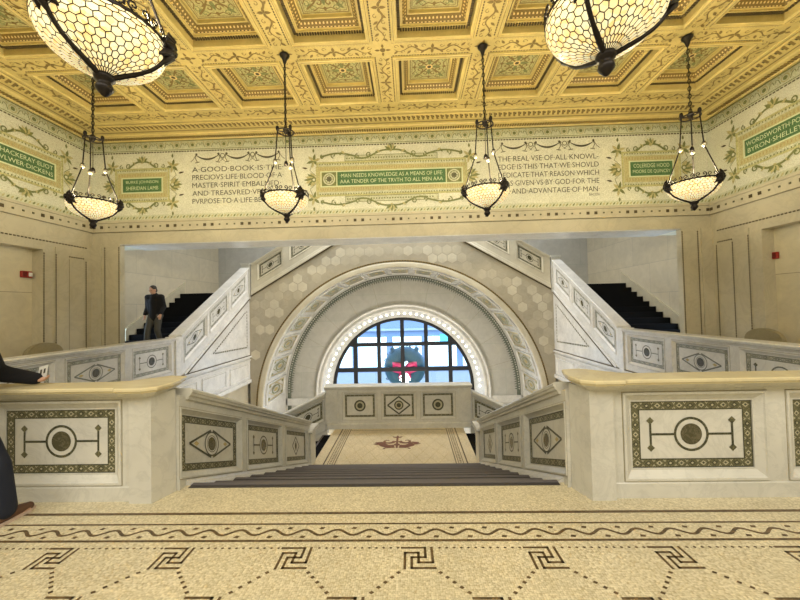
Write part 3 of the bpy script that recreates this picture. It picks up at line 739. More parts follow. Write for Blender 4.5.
# ------------------------------------------------------------------ arched window with its string of bulbs, wreath, and the street
def window():
    w = thing('window_1', 'x', 'window'); del w['label']; del w['category']; w['kind'] = 'structure'
    b = MB(); K = 56; ym = 15.6; R0, R1 = 3.16, 3.03
    for d0, d1 in ((ym, ym+.16),):
        prof = [(R0, d0), (R1, d0), (R1, d1), (R0, d1), (R0, d0)]
        b.grid([[Vector((r, y, ZBOT))]+[Vector((r*cos(pi*j/K), y, ZC+r*sin(pi*j/K))) for j in range(K+1)]+[Vector((-r, y, ZBOT))] for r, y in prof], M['iron'], False)
    b.build('window_frame', w)
    b = MB()
    for x in (-2.13, -1.065, 0, 1.065, 2.13):
        top = ZC+sqrt(3.08**2-x*x); b.wbox(x-.085, x+.085, ym+.02, ym+.14, ZBOT, top, M['iron'])
    for z in (-.02, -1.15, -2.28):
        h = sqrt(3.08**2-max(0, z-ZC)**2); b.wbox(-h, h, ym+.025, ym+.135, z-.085, z+.085, M['iron'])
    b.build('glazing_bars', w)
    mt, nt, bs = nodes('window_glass'); tr = nt.nodes.new('ShaderNodeBsdfTransparent'); gl = nt.nodes.new('ShaderNodeBsdfGlossy'); mx = nt.nodes.new('ShaderNodeMixShader')
    gl.inputs['Roughness'].default_value = 0.02; mx.inputs[0].default_value = 0.05; tr.inputs[0].default_value = (.93, .97, 1, 1)
    nt.links.new(tr.outputs[0], mx.inputs[1]); nt.links.new(gl.outputs[0], mx.inputs[2]); nt.links.new(mx.outputs[0], nt.nodes['Material Output'].inputs[0])
    b = MB(); b.face([Vector((3.02, ym+.08, ZBOT))]+[Vector((3.05*cos(pi*j/40), ym+.08, ZC+3.05*sin(pi*j/40))) for j in range(41)]+[Vector((-3.02, ym+.08, ZBOT))], mt)
    b.build('glass', w)
    w.location = (0, 0, 0)
    s = thing('bulb_garland', 'row of glowing round bulbs lining the reveal of the arched window', 'lights')
    b = MB(); pts = []
    for j in range(40):
        t = pi*(j+.5)/40; pts.append((3.36*cos(t), ZC+3.36*sin(t)))
    pts = [(3.36, ZC-.85+k*.28) for k in range(3)]+pts+[(-3.36, ZC-.29-k*.28) for k in range(3)]
    b.tube([(3.39*cos(pi*j/40), 15.3, ZC+3.39*sin(pi*j/40)) for j in range(41)], .02, M['marble_cool'], 6); b.build('wire', s)
    bb = MB(); bb.ball((0, 0, 0), .062, M['bulb'], 10); sc = MB(); sc.ball((0, 0, 0), .04, M['knob'], 8)
    first = bb.build('bulb', s); first.location = (pts[0][0], 15.27, pts[0][1])
    for x, z in pts[1:]:
        o = first.copy(); col.objects.link(o); o.location = (x, 15.27, z)
    for o in [o for o in col.objects if o.name.startswith('bulb') and o.type == 'MESH']: o.parent = s
window()
def wreath():
    t = thing('wreath', 'large dark green round wreath with a pink bow hanging in the arched window', 'wreath', (.08, 16.05, -1.12))
    gm = plain('blue_green_fir', (.035, .12, .19), .7); pk = plain('pink_ribbon', (.75, .06, .22), .4)
    b = MB(); r = random.Random(2); R = .62
    for j in range(1200):
        a = r.random()*2*pi; ph = r.random()*2*pi; q = .40*sqrt(r.random())
        c = Vector(((R+q*cos(ph))*cos(a), q*sin(ph)*.6, (R+q*cos(ph))*sin(a)))
        d = Vector((r.gauss(0, 1), r.gauss(0, 1), r.gauss(0, 1))).normalized()*.12; e = d.cross(Vector((r.random(), r.random(), r.random()))).normalized()*.03
        b.face([c-e, c+d*.5-e*.8, c+d, c+d*.5+e*.8, c+e], gm)
    b.tube([(R*cos(2*pi*j/32), 0, R*sin(2*pi*j/32)) for j in range(33)], .33, gm, 8, False)
    for s in (-1, 1): b.tube([(s*.48, 0, .70), (s*.58, 0, .86), (s*.52, 0, .96)], [.16, .10, .03], gm, 8)
    b.build('foliage', t)
    for s in (-1, 1):
        c = MB(); c.tube([(0, -.2, -.05), (s*.2, -.26, .12), (s*.48, -.24, .20), (s*.50, -.22, -.06), (s*.25, -.22, -.14), (0, -.2, -.05)], [.07, .13, .15, .15, .12, .06], pk, 10); c.build('bow', t)
        c = MB(); c.tube([(0, -.2, -.05), (s*.2, -.22, -.35), (s*.3, -.22, -.55)], [.06, .09, .07], pk, 8); c.build('ribbon_tail', t)
    c = MB(); c.ball((0, -.24, -.04), .11, pk); c.build('bow_knot', t)
    tag(t, t['label'], 'wreath')
wreath()
def street():
    fac = plain('pale_blue_facade', (.16, .22, .34), .7); wn = plain('facade_window_glass', (.10, .15, .22), .2); sh = emit('lit_shop_window', (.75, .92, 1.0), .8); aw = plain('turquoise_awning', (.10, .45, .55), .6); lt = plain('white_facade_stone', (.30, .34, .40), .7)
    t = thing('building', 'pale blue building across the street seen through the arched window', 'building', (0, 34, -4.6))
    b = MB(); b.wbox(-22, 22, 0, 1, 0, 20, fac); b.build('facade', t)
    for z in (4.0, 7.9, 8.3, 12.2): 
        b = MB(); b.wbox(-22, 22, -.25, 0, z, z+.22, lt); b.build('cornice', t)
    for r, z in enumerate((5.0, 9.3, 13.2)):
        for k in range(-4, 5):
            x = k*2.6+.5; b = MB(); b.wbox(x-.75, x+.75, -.06, 0, z, z+2.1, lt); o = b.build('window', t)
            b = MB(); b.wbox(x-.6, x+.6, -.09, -.06, z+.12, z+1.98, wn); b.build('pane', o)
    for k in range(-3, 4):
        b = MB(); x = k*3.4; b.wbox(x-1.4, x+1.4, -.08, 0, .5, 3.4, sh); b.build('shop_window', t)
    b = MB(); b.prism([[(3.2, 0, 3.6), (3.2, -1.0, 2.9), (3.2, 0, 2.9)], [(6.2, 0, 3.6), (6.2, -1.0, 2.9), (6.2, 0, 2.9)]], aw); b.build('awning', t)
    g = MB(); g.wbox(-25, 25, 16.5, 35, -4.8, -4.6, plain('pavement', (.2, .21, .23), .8)); g.build('ground', kind='structure')
street()

# ------------------------------------------------------------------ balustrades with inlaid panels
PD = -.042   # depth of the panel field
def panel(parent, T, a0, a1, z0, z1, kind, bw=.07, fw=.065, mar=None, fine=True):
    mar = mar or M['marble']
    b = MB(); b.quad(T, a0-.005, a1+.005, z0-.005, z1+.005, PD, mar); p = b.build('inlaid_panel', parent)
    b = MB(); b.frame(T, a0-fw, a1+fw, z0-fw, z1+fw, [(-.001, -.004), (0, .012), (fw*.22, .012), (fw*.30, .0), (fw*.84, -.030), (fw, -.030), (fw, PD)], mar); b.frame(T, a0-fw-.007, a1+fw+.007, z0-fw-.007, z1+fw+.007, [(0, .0007), (.006, .0007)], M['brownstone']); b.build('panel_frame', p)
    # border of small triangles and diamonds
    pale = mar is M['marble_cool']; b = MB(); n = PD+.0015; dk, cr, ol = (M['dark_lit'], M['cream_lit'], M['olive_lit']) if pale else (M['dark'], M['cream'], M['olive'])  # cool marble panels take the inlay copies with light painted in
    b.frame(T, a0, a1, z0, z1, [(0, n), (bw, n)], ol)
    b.frame(T, a0, a1, z0, z1, [(0, n+.0005), (bw*.12, n+.0005)], dk); b.frame(T, a0, a1, z0, z1, [(bw*.88, n+.0005), (bw, n+.0005)], dk)
    def strip(fa, L):
        q = max(2, round(L/(bw*1.15))); st = L/q; h = bw*.5
        for j in range(q):
            c = (j+.5)*st; w = st*.5
            def pq(pts, m_, k): b.face([fa(x, z, n+k) for x, z in pts], m_)
            pq([(c-w*.62, h), (c, h*.42), (c+w*.62, h), (c, h*1.58)], dk if j % 2 else cr, .0008)
            pq([(c-w*.28, h), (c, h*.72), (c+w*.28, h), (c, h*1.28)], cr if j % 2 else dk, .0012)
            if fine:
                for s in (0, 1):
                    zz = h*.28 if s == 0 else h*1.72; zt = h*.8 if s == 0 else h*1.2
                    pq([(c-w-.3*w, zz), (c-w+.3*w, zz), (c-w, zt)], cr, .0008); pq([(c-w-.12*w, zz), (c-w+.12*w, zz), (c-w, (zz+zt)/2)], dk, .0012)
    strip(lambda x, z, n_: T(a0+x, z0+z, n_), a1-a0); strip(lambda x, z, n_: T(a0+x, z1-z, n_), a1-a0)
    strip(lambda x, z, n_: T(a0+z, z0+bw+x, n_), z1-z0-2*bw); strip(lambda x, z, n_: T(a1-z, z0+bw+x, n_), z1-z0-2*bw)
    b.build('mosaic_border', p)
    b = MB(); cx, cz = (a0+a1)/2, (z0+z1)/2; w, h = (a1-a0)/2-bw, (z1-z0)/2-bw
    def bar(x0, zz0, x1, zz1, ww=.02, mt=dk, k=0):
        l = math.hypot(x1-x0, zz1-zz0); b.ribbon(T, [(x0+(x1-x0)*t, zz0+(zz1-zz0)*t) for t in (0, .5, 1)], ww, n+k, mt)
    sc = h/.2
    if kind == 'bar':
        r = h*.52; b.ring(T, cx, cz, r*1.17, r*1.36, n+.0005, dk, 48); b.ring(T, cx, cz, r*1.23, r*1.30, n+.001, M['olive'], 56, dash=True); b.disc(T, cx, cz, r*.84, n+.0005, M['disc'], 32)
        xe = min(w*.88, r*3.2)
        for s in (-1, 1):
            bar(cx+s*r*1.34, cz, cx+s*xe, cz, .018*sc); bar(cx+s*xe, cz-h*.5, cx+s*xe, cz+h*.5, .018*sc)
            for u in (-1, 1):
                d = .032*sc; x, z = cx+s*xe, cz+u*h*.56; b.poly(T, [(x-d, z), (x, z-d), (x+d, z), (x, z+d)], n+.001, M['olive'])
    elif kind == 'eye':
        r = h*.55; xe = w*.86
        for s in (-1, 1):
            for u in (-1, 1): bar(cx+s*xe, cz, cx+s*xe*.05, cz+u*h*.74, .022*sc)
            d = .045*sc; x = cx+s*xe*.70; b.poly(T, [(x-d, cz), (x, cz-d*.6), (x+d, cz), (x, cz+d*.6)], n, M['goldinlay'])
        b.disc(T, cx, cz, r*1.24, n+.001, mar, 32); b.ring(T, cx, cz, r*1.10, r*1.24, n+.0015, dk, 40); b.ring(T, cx, cz, r*.78, r*.86, n+.0015, M['olive'], 36); b.disc(T, cx, cz, r*.68, n+.0015, M['disc'], 32)
    elif kind == 'diamond':
        xe = min(w*.7, h*.95)
        for s in (-1, 1):
            for u in (-1, 1): bar(cx+s*xe, cz, cx, cz+u*h*.85, .026*sc)
        b.ring(T, cx, cz, h*.36, h*.46, n+.0005, M['olive'], 24, .6); b.disc(T, cx, cz, h*.3, n+.0005, M['disc'], 24, .6)
    elif kind == 'target':
        r = h*.62; b.disc(T, cx, cz, r, n, dk, 28); b.disc(T, cx, cz, r*.74, n+.0006, M['cream'], 28); b.disc(T, cx, cz, r*.46, n+.0012, dk, 24)
    elif kind == 'rhomb':
        for s in (-1, 1):
            for u in (-1, 1): bar(cx+s*w*.86, cz, cx, cz+u*h*.92, .03*sc)
        r = h*.5; b.disc(T, cx, cz, r, n+.0005, dk, 28); b.disc(T, cx, cz, r*.74, n+.001, M['cream'], 28); b.disc(T, cx, cz, r*.46, n+.0015, dk, 24)
    b.build('medallion', p)
    return p
def body(parent, T, a0, a1, z0, z1, th, panels, fw=.065, mar=None, rise=0):
    """slab with openings for the panels: stiles and rails stand proud of the panel field"""
    mar = mar or M['marble']; b = MB(); b.box(T, a0, a1, z0, z1, -th, PD-.002, mar)
    ps = sorted(panels); x = a0
    for (p0, p1, q0, q1, *_r) in ps:
        b.box(T, x, p0-fw, z0, z1, PD-.002, 0, mar); b.box(T, p0-fw, p1+fw, z0, q0-fw, PD-.002, 0, mar); b.box(T, p0-fw, p1+fw, q1+fw, z1, PD-.002, 0, mar); x = p1+fw
    b.box(T, x, a1, z0, z1, PD-.002, 0, mar)
    return b.build('body', parent)
def copingprof(th, z, o=.07, h=.10): # closed (n, z) profile, top at z
    return [(.0, z-h), (o*.35, z-h*.95), (o*.45, z-h*.7), (o*.8, z-h*.6), (o*.85, z-h*.42), (o, z-h*.36), (o*1.05, z-h*.16), (o*.95, z-.01), (o*.7, z), (-th-o*.7, z), (-th-o*.95, z-.01), (-th-o*1.05, z-h*.16), (-th-o, z-h*.36), (-th-o*.45, z-h*.7), (-th, z-h)]
def offset(poly, d):
    out = []; n = len(poly)
    for i in range(n):
        p0, p1, p2 = Vector(poly[i-1]), Vector(poly[i]), Vector(poly[(i+1) % n])
        e1 = (p1-p0).normalized(); e2 = (p2-p1).normalized(); n1 = Vector((e1.y, -e1.x)); n2 = Vector((e2.y, -e2.x))
        k = n1+n2; l = max(k.length_squared, .3); out.append(tuple(p1+k*(2*d/l)))
    return out

def front_parapet(s, label):
    t = thing('parapet', label, 'parapet', (s*3.9, YP+.15, 0)); off = Vector(t.location)
    T0 = Fr((0, YP+.04, 0), (1, 0, 0), (0, -1, 0)); T = lambda a, z, n: T0(a, z, n)-off
    A = lambda x0, x1: (min(s*x0, s*x1), max(s*x0, s*x1))
    P = [(*A(2.205+1.31*k, 3.19+1.31*k), .225, .775, 'bar' if k != 1 else 'eye') for k in range(2)]
    body(t, T, *A(2.02, 5.5), 0, .91, .12, P, fw=.085)
    for p in P: panel(t, T, *p, bw=.075, fw=.085)
    b = MB(); b.run(T, [(0, 0), (.007, 0), (.007, .118), (.002, .125), (0, .125)], *A(2.03, 5.5), M['marble']); b.build('base_moulding', t)
    b = MB(); G = lambda x, y, z: Vector((x, y, z))-off
    pl = [(s*x, y) for x, y in ((2.025, YP), (1.832, YP), (1.76, YP+.20), (1.76, YP+.205), (2.025, YP+.205))]
    b.prism([[G(x, y, 0) for x, y in pl], [G(x, y, .91) for x, y in pl]], M['marble']); b.build('pier', t)
    cp = [(5.5, YP), (2.06, YP), (2.03, YP-.03), (1.86, YP-.03), (1.815, YP), (1.80, YP+.12), (1.82, YP+.24), (1.86, YP+.36), (1.95, YP+.38), (2.05, YP+.28), (2.16, YP+.17), (2.30, YP+.12), (5.5, YP+.12)]
    cp = [(s*x, y) for x, y in cp]
    if s < 0: cp = cp[::-1]
    b = MB()
    # stacked moulding: the plan grows outward, then the polished slab
    lv = [(.90, .0), (.905, .012), (.918, .016), (.925, .04), (.94, .045), (.945, .066), (.955, .07), (.965, .08), (.982, .08), (.99, .07)]
    rows = []
    area2 = sum(cp[i][0]*cp[(i+1) % len(cp)][1]-cp[(i+1) % len(cp)][0]*cp[i][1] for i in range(len(cp)))
    for z, d in lv: rows.append([G(x, y, z) for x, y in offset(cp, d if area2 > 0 else -d)])
    b.grid(rows[:6], M['marble'], False, True); b.grid(rows[5:], M['coping'], False, True); b.face(rows[-1], M['coping']); b.face(rows[0], M['marble'])
    b.build('coping', t)
front_parapet(-1, 'marble parapet left of the stair opening, with a person leaning on it')
front_parapet(1, 'marble parapet with round inlay at the right of the stair opening')

FS = 1.73; KN = -.402; YT = 3.2   # centre flight
NST = 10
def flight_balustrade(s, label):
    t = thing('stair_balustrade', label, 'balustrade', (s*1.88, 5.3, -.8)); off = Vector(t.location)
    T0 = Fr((s*FS, 0, -KN*YT), (0, 1, 0), (-s, 0, 0), KN); T = lambda a, z, n: T0(a, z, n)-off
    P = [(3.18, 4.20, .13, .65, 'eye'), (4.46, 5.52, .13, .65, 'bar'), (5.82, 6.92, .13, .65, 'diamond')]
    body(t, T, 3.11, 7.12, -.12, .82, .26, P)
    for p in P: panel(t, T, *p)
    b = MB(); b.run(T, copingprof(.26, .90, .065, .11), 3.20, 7.08, M['marble']); b.build('coping', t)
    b = MB(); G = lambda a, z, n: Vector((s*FS-s*n, a, z))-off
    b.box(G, 7.08, 7.42, ZL, ZL+.70, -.30, .03, M['marble']); b.run(lambda a, z, n: Vector((s*FS-s*a, 7.25+n, z))-off, [(-.24, ZL+.70), (.24, ZL+.70), (.26, ZL+.74), (.23, ZL+.77), (-.23, ZL+.77), (-.26, ZL+.74)], -.37, .08, M['marble_cool']); b.build('newel', t)
    b = MB()
    b.run(T, [(0, -.16), (.05, -.16), (.05, .0), (.042, .015), (.018, .03), (0, .055)], 3.2, 7.1, M['marble_cool'])
    b.build('base_moulding', t)
flight_balustrade(-1, 'marble balustrade descending along the left side of the central flight')
flight_balustrade(1, 'marble balustrade descending along the right side of the central flight')
def steps_thing(name, label, loc, boxes, mt, nose=None):
    t = thing(name, label, 'stairs', loc); off = Vector(loc)
    for bx in boxes:
        b = MB(); x0, x1, y0, y1, z0, z1, (ex, ey) = bx
        b.wbox(x0-off.x, x1-off.x, y0-off.y, y1-off.y, z0-off.z, z1-off.z, mt); st = b.build('step', t)
        if nose:
            c = MB(); w = .045
            if ey: c.wbox(x0-off.x, x1-off.x, (y0 if ey < 0 else y1-w)-off.y, (y0+w if ey < 0 else y1)-off.y, z1-off.z, z1-off.z+.004, nose)
            else: c.wbox((x0 if ex < 0 else x1-w)-off.x, (x0+w if ex < 0 else x1)-off.x, y0-off.y, y1-off.y, z1-off.z, z1-off.z+.004, nose)
            c.build('nosing', st)
    return t
steps_thing('staircase', 'wide charcoal stair descending from the hall to the mosaic landing', (0, 5.2, -1.8),
            [(-FS+.05, FS-.05, YT-.05, YT+.035, -.16, .004, (0, 1))]+[(-FS+.05, FS-.05, YT+k*.406, YT+(k+1)*.406, ZL-.3, -(k+1)*.1608, (0, 1)) for k in range(NST-1)], M['tread'], M['nosing'])
for s, wd in ((-1, 'left'), (1, 'right')):
    steps_thing('staircase', 'dark stair running down to the %s from the far corner of the mosaic landing' % wd, (s*3.2, 8.5, ZBOT),
                [(min(s*(1.72+k*.33), s*(1.72+(k+1)*.33)), max(s*(1.72+k*.33), s*(1.72+(k+1)*.33)), 7.44, YL1, ZBOT, ZL-(k+1)*.159, (s, 0)) for k in range(9)], M['blacktread'], M['nosing'])
    steps_thing('staircase', 'black carpeted side stair climbing away along the %s wall%s' % (wd, ', a man walking down it' if s < 0 else ', empty'), (s*6.8, 10.6, 0),
                [(min(s*(XS+.30), s*7.95), max(s*(XS+.30), s*7.95), Y0+k*.287, Y0+(k+1)*.287, 0, (k+1)*.1643, (0, -1)) for k in range(14)], M['blacktread'])

def landing_balustrade():
    t = thing('landing_balustrade', 'low marble balustrade with three square inlays at the back of the mosaic landing', 'balustrade', (0, YL1+.15, ZL)); off = Vector(t.location)
    T0 = Fr((0, YL1, ZL), (1, 0, 0), (0, -1, 0)); T = lambda a, z, n: T0(a, z, n)-off
    P = [(-1.43, -.63, .30, .90, 'target'), (-.38, .42, .30, .90, 'rhomb'), (.67, 1.47, .30, .90, 'target')]
    body(t, T, -1.93, 1.93, 0, 1.06, .26, P)
    for p in P: panel(t, T, *p[:5], bw=.05, fine=False)
    b = MB(); b.run(T, copingprof(.26, 1.14, .06, .10), -1.98, 1.98, M['marble']); b.build('coping', t)
    b = MB(); b.run(T, [(0, 0), (.03, 0), (.03, .12), (0, .15)], -1.93, 1.93, M['marble']); b.build('base_moulding', t)
    for s in (-1, 1):
        b = MB(); b.box(T, min(s*1.62, s*1.95), max(s*1.62, s*1.95), .15, 1.05, 0, .03, M['marble']); b.build('pier', t)
landing_balustrade()
def lower_balustrade(s, label):
    t = thing('stair_balustrade', label, 'balustrade', (s*3.4, YL1+.15, ZBOT)); off = Vector(t.location); K = -.48
    T0 = Fr((s*1.93, YL1, ZL), (s, 0, 0), (0, -1, 0), K); T = lambda a, z, n: T0(a, z, n)-off
    P = [(.12+1.05*k, .92+1.05*k, .32, .78, 'bar') for k in range(3)]
    body(t, T, .03, 3.3, -.02, .88, .26, P)
    for p in P: panel(t, T, *p, bw=.06, fine=False)
    b = MB(); b.run(T, copingprof(.26, .98, .06, .12), 0.03, 3.3, M['marble']); b.build('coping', t)
    # plain flank wall below the flight
    b = MB(); q = [(0, -.03), (3.3, -.03+3.3*K), (3.3, ZBOT-ZL), (0, ZBOT-ZL)]
    b.prism([[Vector((s*(1.93+a), YL1+.02, ZL+z))-off for a, z in q], [Vector((s*(1.93+a), YL1+.24, ZL+z))-off for a, z in q]], M['marble']); b.build('flank_wall', t)
lower_balustrade(-1, 'raked marble balustrade going down to the left beyond the mosaic landing')
lower_balustrade(1, 'raked marble balustrade going down to the right beyond the mosaic landing')

def side_balustrade(s, label):
    t = thing('gallery_balustrade', label, 'balustrade', (s*(XS+.12), 6, 0)); off = Vector(t.location); mc = M['marble_cool']
    A = (lambda y0, y1: (y0, y1)) if s < 0 else (lambda y0, y1: (-y1, -y0))
    T0 = Fr((s*XS, 0, 0), (0, 1, 0) if s < 0 else (0, -1, 0), (-s, 0, 0)); T = lambda a, z, n: T0(a, z, n)-off
    P = [(*A(y, y+1.08), .22, .79, k) for y, k in ((2.98+.5, 'bar'), (4.72+.14, 'bar'), (6.02, 'eye'), (7.30, 'bar'))]
    P = [(*A(3.42, 4.32), .22, .79, 'eye'), (*A(4.56, 5.56), .22, .79, 'bar'), (*A(5.86, 6.98), .22, .79, 'eye'), (*A(7.30, 8.38), .22, .79, 'bar')]
    body(t, T, *A(3.05, 8.62), 0, .90, .22, P, mar=mc)
    for p in P: panel(t, T, *p, mar=mc)
    b = MB(); b.run(T, copingprof(.22, .98, .06, .09), *A(3.12, 8.60), mc); b.build('coping', t)
    b = MB(); b.box(T, *A(8.56, 8.74), -.02, 1.0, -.24, .04, mc); b.build('post', t)
side_balustrade(-1, 'level marble balustrade along the left gallery, below the left side wall')
side_balustrade(1, 'level marble balustrade along the right gallery, below the right side wall')
def raked_balustrade(s, label):
    t = thing('stair_balustrade', label, 'balustrade', (s*(XS+.12), 10.6, 1)); off = Vector(t.location); mc = M['marble_cool']
    U = (0, 1, 0) if s < 0 else (0, -1, 0); k = RAKE if s < 0 else -RAKE
    A = (lambda y0, y1: (y0-Y0, y1-Y0)) if s < 0 else (lambda y0, y1: (Y0-y1, Y0-y0))
    T0 = Fr((s*XS, Y0, 0), U, (-s, 0, 0), k); T = lambda a, z, n: T0(a, z, n)-off
    P = [(*A(8.98, 9.90), .20, .72, 'eye'), (*A(10.16, 11.14), .20, .72, 'bar'), (*A(11.42, 12.40), .20, .72, 'eye')]
    body(t, T, *A(8.745, 12.56), -.24, .88, .22, P, mar=mc)
    for p in P: panel(t, T, *p, mar=mc)
    b = MB(); b.run(T, copingprof(.22, .97, .06, .10), *A(8.745, 12.53), mc); b.build('coping', t)
    b = MB(); b.box(T, *A(8.9, 12.6), -.25, -.21, -.0, .03, M['umber']); b.box(T, *A(8.9, 12.6), -.20, -.13, -.0, .03, mc); b.build('string_moulding', t)
    b = MB(); G = Fr((s*XS, 0, 0), U, (-s, 0, 0)); B = (lambda y0, y1: (y0, y1)) if s < 0 else (lambda y0, y1: (-y1, -y0))
    b.box(lambda a, z, n: G(a, z, n)-off, *B(12.56, 12.80), 2.06, 3.32, -.26, .05, M['marble']); b.box(lambda a, z, n: G(a, z, n)-off, *B(12.54, 12.82), 3.32, 3.38, -.28, .07, M['marble']); b.build('post', t)
raked_balustrade(-1, 'raked marble balustrade of the left side stair, climbing toward the arch wall')
raked_balustrade(1, 'raked marble balustrade of the right side stair, climbing toward the arch wall')
def bridge_balustrade(s, label):
    t = thing('bridge_balustrade', label, 'balustrade', (s*3.6, YA, 3)); off = Vector(t.location); K = .585
    T0 = Fr((s*5.46, YA-.02, 2.14), (-s, 0, 0), (0, -1, 0), K); T = lambda a, z, n: T0(a, z, n)-off
    P = [(.30+1.2*k, 1.12+1.2*k, .52, 1.0, 'bar') for k in range(3)]
    body(t, T, .0, 3.58, .05, 1.12, .22, P, mar=M['hexa'])  # brownish stone tone, with the bridge's shadow also put into the colour
    for p in P: panel(t, T, *p, bw=.06, mar=M['hexa'])
    b = MB(); b.run(T, copingprof(.22, 1.22, .06, .10), 0.02, 3.58, M['hexa']); b.build('coping', t)
    b = MB(); b.box(T, 0, 3.58, 0, .05, -.2, .03, M['umber']); b.run(T, [(0, .05), (.05, .05), (.05, .1), (.03, .13), (.02, .2), (0, .22)], 0, 3.58, M['hexa']); b.build('string_moulding', t)
bridge_balustrade(-1, 'upper raked balustrade crossing above the arch at the left')
bridge_balustrade(1, 'upper raked balustrade crossing above the arch at the right')

# ------------------------------------------------------------------ hanging bowl lamps
def chandelier():
    t = thing('chandelier', 'x', 'chandelier', (0, 0, 3.165)); bz = M['bronze']
    Z = lambda z: z-3.165
    b = MB(); b.lathe([(.001, Z(6.23)), (.07, Z(6.23)), (.09, Z(6.21)), (.08, Z(6.18)), (.05, Z(6.15)), (.035, Z(6.10)), (.02, Z(6.05)), (.001, Z(6.05))], bz, 16); b.build('ceiling_rose', t)
    b = MB(); z = 6.07; k = 0
    while z > 4.86:
        L = .085; ax = (1, 0) if k % 2 == 0 else (0, 1)
        b.tube([(ax[0]*.020*sin(q*pi/5), ax[1]*.020*sin(q*pi/5), Z(z-L/2+L*.5*cos(q*pi/5))) for q in range(11)], .0075, bz, 5, False); z -= .066; k += 1
    b.tube([(0, 0, Z(6.06)), (0, 0, Z(4.84))], .007, bz, 5); b.build('chain', t)
    b = MB(); b.lathe([(.001, Z(4.90)), (.035, Z(4.88)), (.05, Z(4.84)), (.04, Z(4.82)), (.03, Z(4.78)), (.001, Z(4.76))], bz, 18)
    b.tube([(.14*cos(2*pi*q/24), .14*sin(2*pi*q/24), Z(4.805)) for q in range(25)], .013, bz, 6, False)
    for j in range(3): b.tube([(0, 0, Z(4.81)), (.14*cos(j*2*pi/3), .14*sin(j*2*pi/3), Z(4.805))], .012, bz, 6)
    for j in range(3):
        a = j*2*pi/3; b.ball((.14*cos(a), .14*sin(a), Z(4.85)), .032, bz, 8, (1, 1, 1.6))
    b.tube([(0, 0, Z(4.78)), (0, 0, Z(4.30))], .006, bz, 5); b.lathe([(.001, Z(4.30)), (.03, Z(4.26)), (.04, Z(4.20)), (.001, Z(4.20))], bz, 10); b.build('bracket', t)
    prof = [(1, 0), (1.012, -.09), (1.0, -.20), (.945, -.36), (.85, -.51), (.715, -.645), (.55, -.755), (.38, -.84), (.225, -.915), (.10, -.975), (.03, -1.0)]
    R, H, ZR = .375, .32, Z(3.63)
    def at(u, a, o=0.0):
        x = u*(len(prof)-1); i = min(int(x), len(prof)-2); f = x-i; r = prof[i][0]*(1-f)+prof[i+1][0]*f; z = prof[i][1]*(1-f)+prof[i+1][1]*f
        return Vector(((r*R+o)*cos(a), (r*R+o)*sin(a), ZR+z*H-o*u))
    b = MB(); b.grid([[at(i/20, 2*pi*j/48) for j in range(48)] for i in range(21)], M['glassbowl'], True, True); bowl = b.build('bowl', t, weld=True)
    # leading between the glass pieces
    b = MB(); NA, NR = 36, 12; w = .0030
    def edge(u0, a0, u1, a1):
        p, q = at(u0, a0, .003), at(u1, a1, .003); d = (q-p); nn = Vector((p.x, p.y, -.2)).normalized(); e = d.cross(nn)
        if e.length < 1e-7: return
        e = e.normalized()*w; b.face([p-e, q-e, q+e, p+e], bz)
    for i in range(NR):
        u = .03+.90*(i/NR); du = .90/NR
        for j in range(NA):
            a = 2*pi*(j+.5*(i % 2))/NA; da = pi/NA
            edge(u+du*.30, a-da, u, a); edge(u, a, u+du*.30, a+da)
            edge(u+du*.30, a+da, u+du, a+da)
    b.build('leading', bowl)
    b = MB(); b.lathe([(R+.004, ZR-.012), (R+.010, ZR+.002), (R+.004, ZR+.014), (R-.012, ZR+.014), (R-.012, ZR-.01)], bz, 48)
    for j in range(30):
        a = 2*pi*j/30; C = lambda x, z: Vector(((R+.005)*cos(a+x/R), (R+.005)*sin(a+x/R), ZR+.01+z))
        pts = [C(px, pz) for px, pz in spiral(0, .040, .036, 1.2, -pi/2 if j % 2 else pi*1.5, 1 if j % 2 else -1, 11)]
        b.tube(pts, .0075, bz, 4, False)
        if j % 2: b.tube([C(.03, .01), C(.02, .055), C(.0, .075)], [.006, .008, .003], bz, 4)
    b.build('rim', t)
    b = MB(); b.lathe([(.001, Z(3.345)), (.045, Z(3.335)), (.066, Z(3.312)), (.062, Z(3.290)), (.045, Z(3.275)), (.040, Z(3.262)), (.052, Z(3.245)), (.055, Z(3.222)), (.036, Z(3.196)), (.018, Z(3.175)), (.001, Z(3.165))], bz, 16); b.build('finial', t)
    for j in range(3):
        a = j*2*pi/3
        b = MB(); pts = [at(u, a, .008) for u in [k/14 for k in range(15)]]; b.tube(pts, [.034, .028, .022]+[.015]*6+[.019]*6, bz, 6); b.build('strap', t)
        b = MB(); rad = Vector((cos(a), sin(a), 0)); tan = Vector((-sin(a), cos(a), 0)); up = Vector((0, 0, 1))
        b.ball(rad*(R+.004)+up*(ZR-.01), .06, bz, 10, (1, 1, 1.5))
        for q, (tx, tz, l) in enumerate(((0, -.9, .13), (.5, -.75, .115), (-.5, -.75, .115), (.9, -.25, .09), (-.9, -.25, .09), (.7, .5, .075), (-.7, .5, .075), (0, 1, .09))):
            d = tan*tx+up*tz; c0 = rad*(R+.02)+up*ZR
            rim = -rad*(.05 if tz < -.5 else 0)
            b.tube([c0, c0+d*l*.65+rad*.02+rim*.3, c0+d*l*1.25+rim], [.030, .034, .008], bz, 6)
        b.build('leaf_mount', t)
        rd = MB(); p0 = rad*.14+up*Z(4.80); p1 = rad*.185+up*Z(4.24); p2 = rad*(R+.0)+up*(ZR+.06)
        rd.tube([p0, p1], .0105, bz, 6); rd.tube([p1, p2], .0105, bz, 6)
        for f in (.25, .5, .75): 
            rd.ball(p0.lerp(p1, f), .014, bz, 6); rd.ball(p1.lerp(p2, f), .013, bz, 6)
        o = rd.build('rod', t)
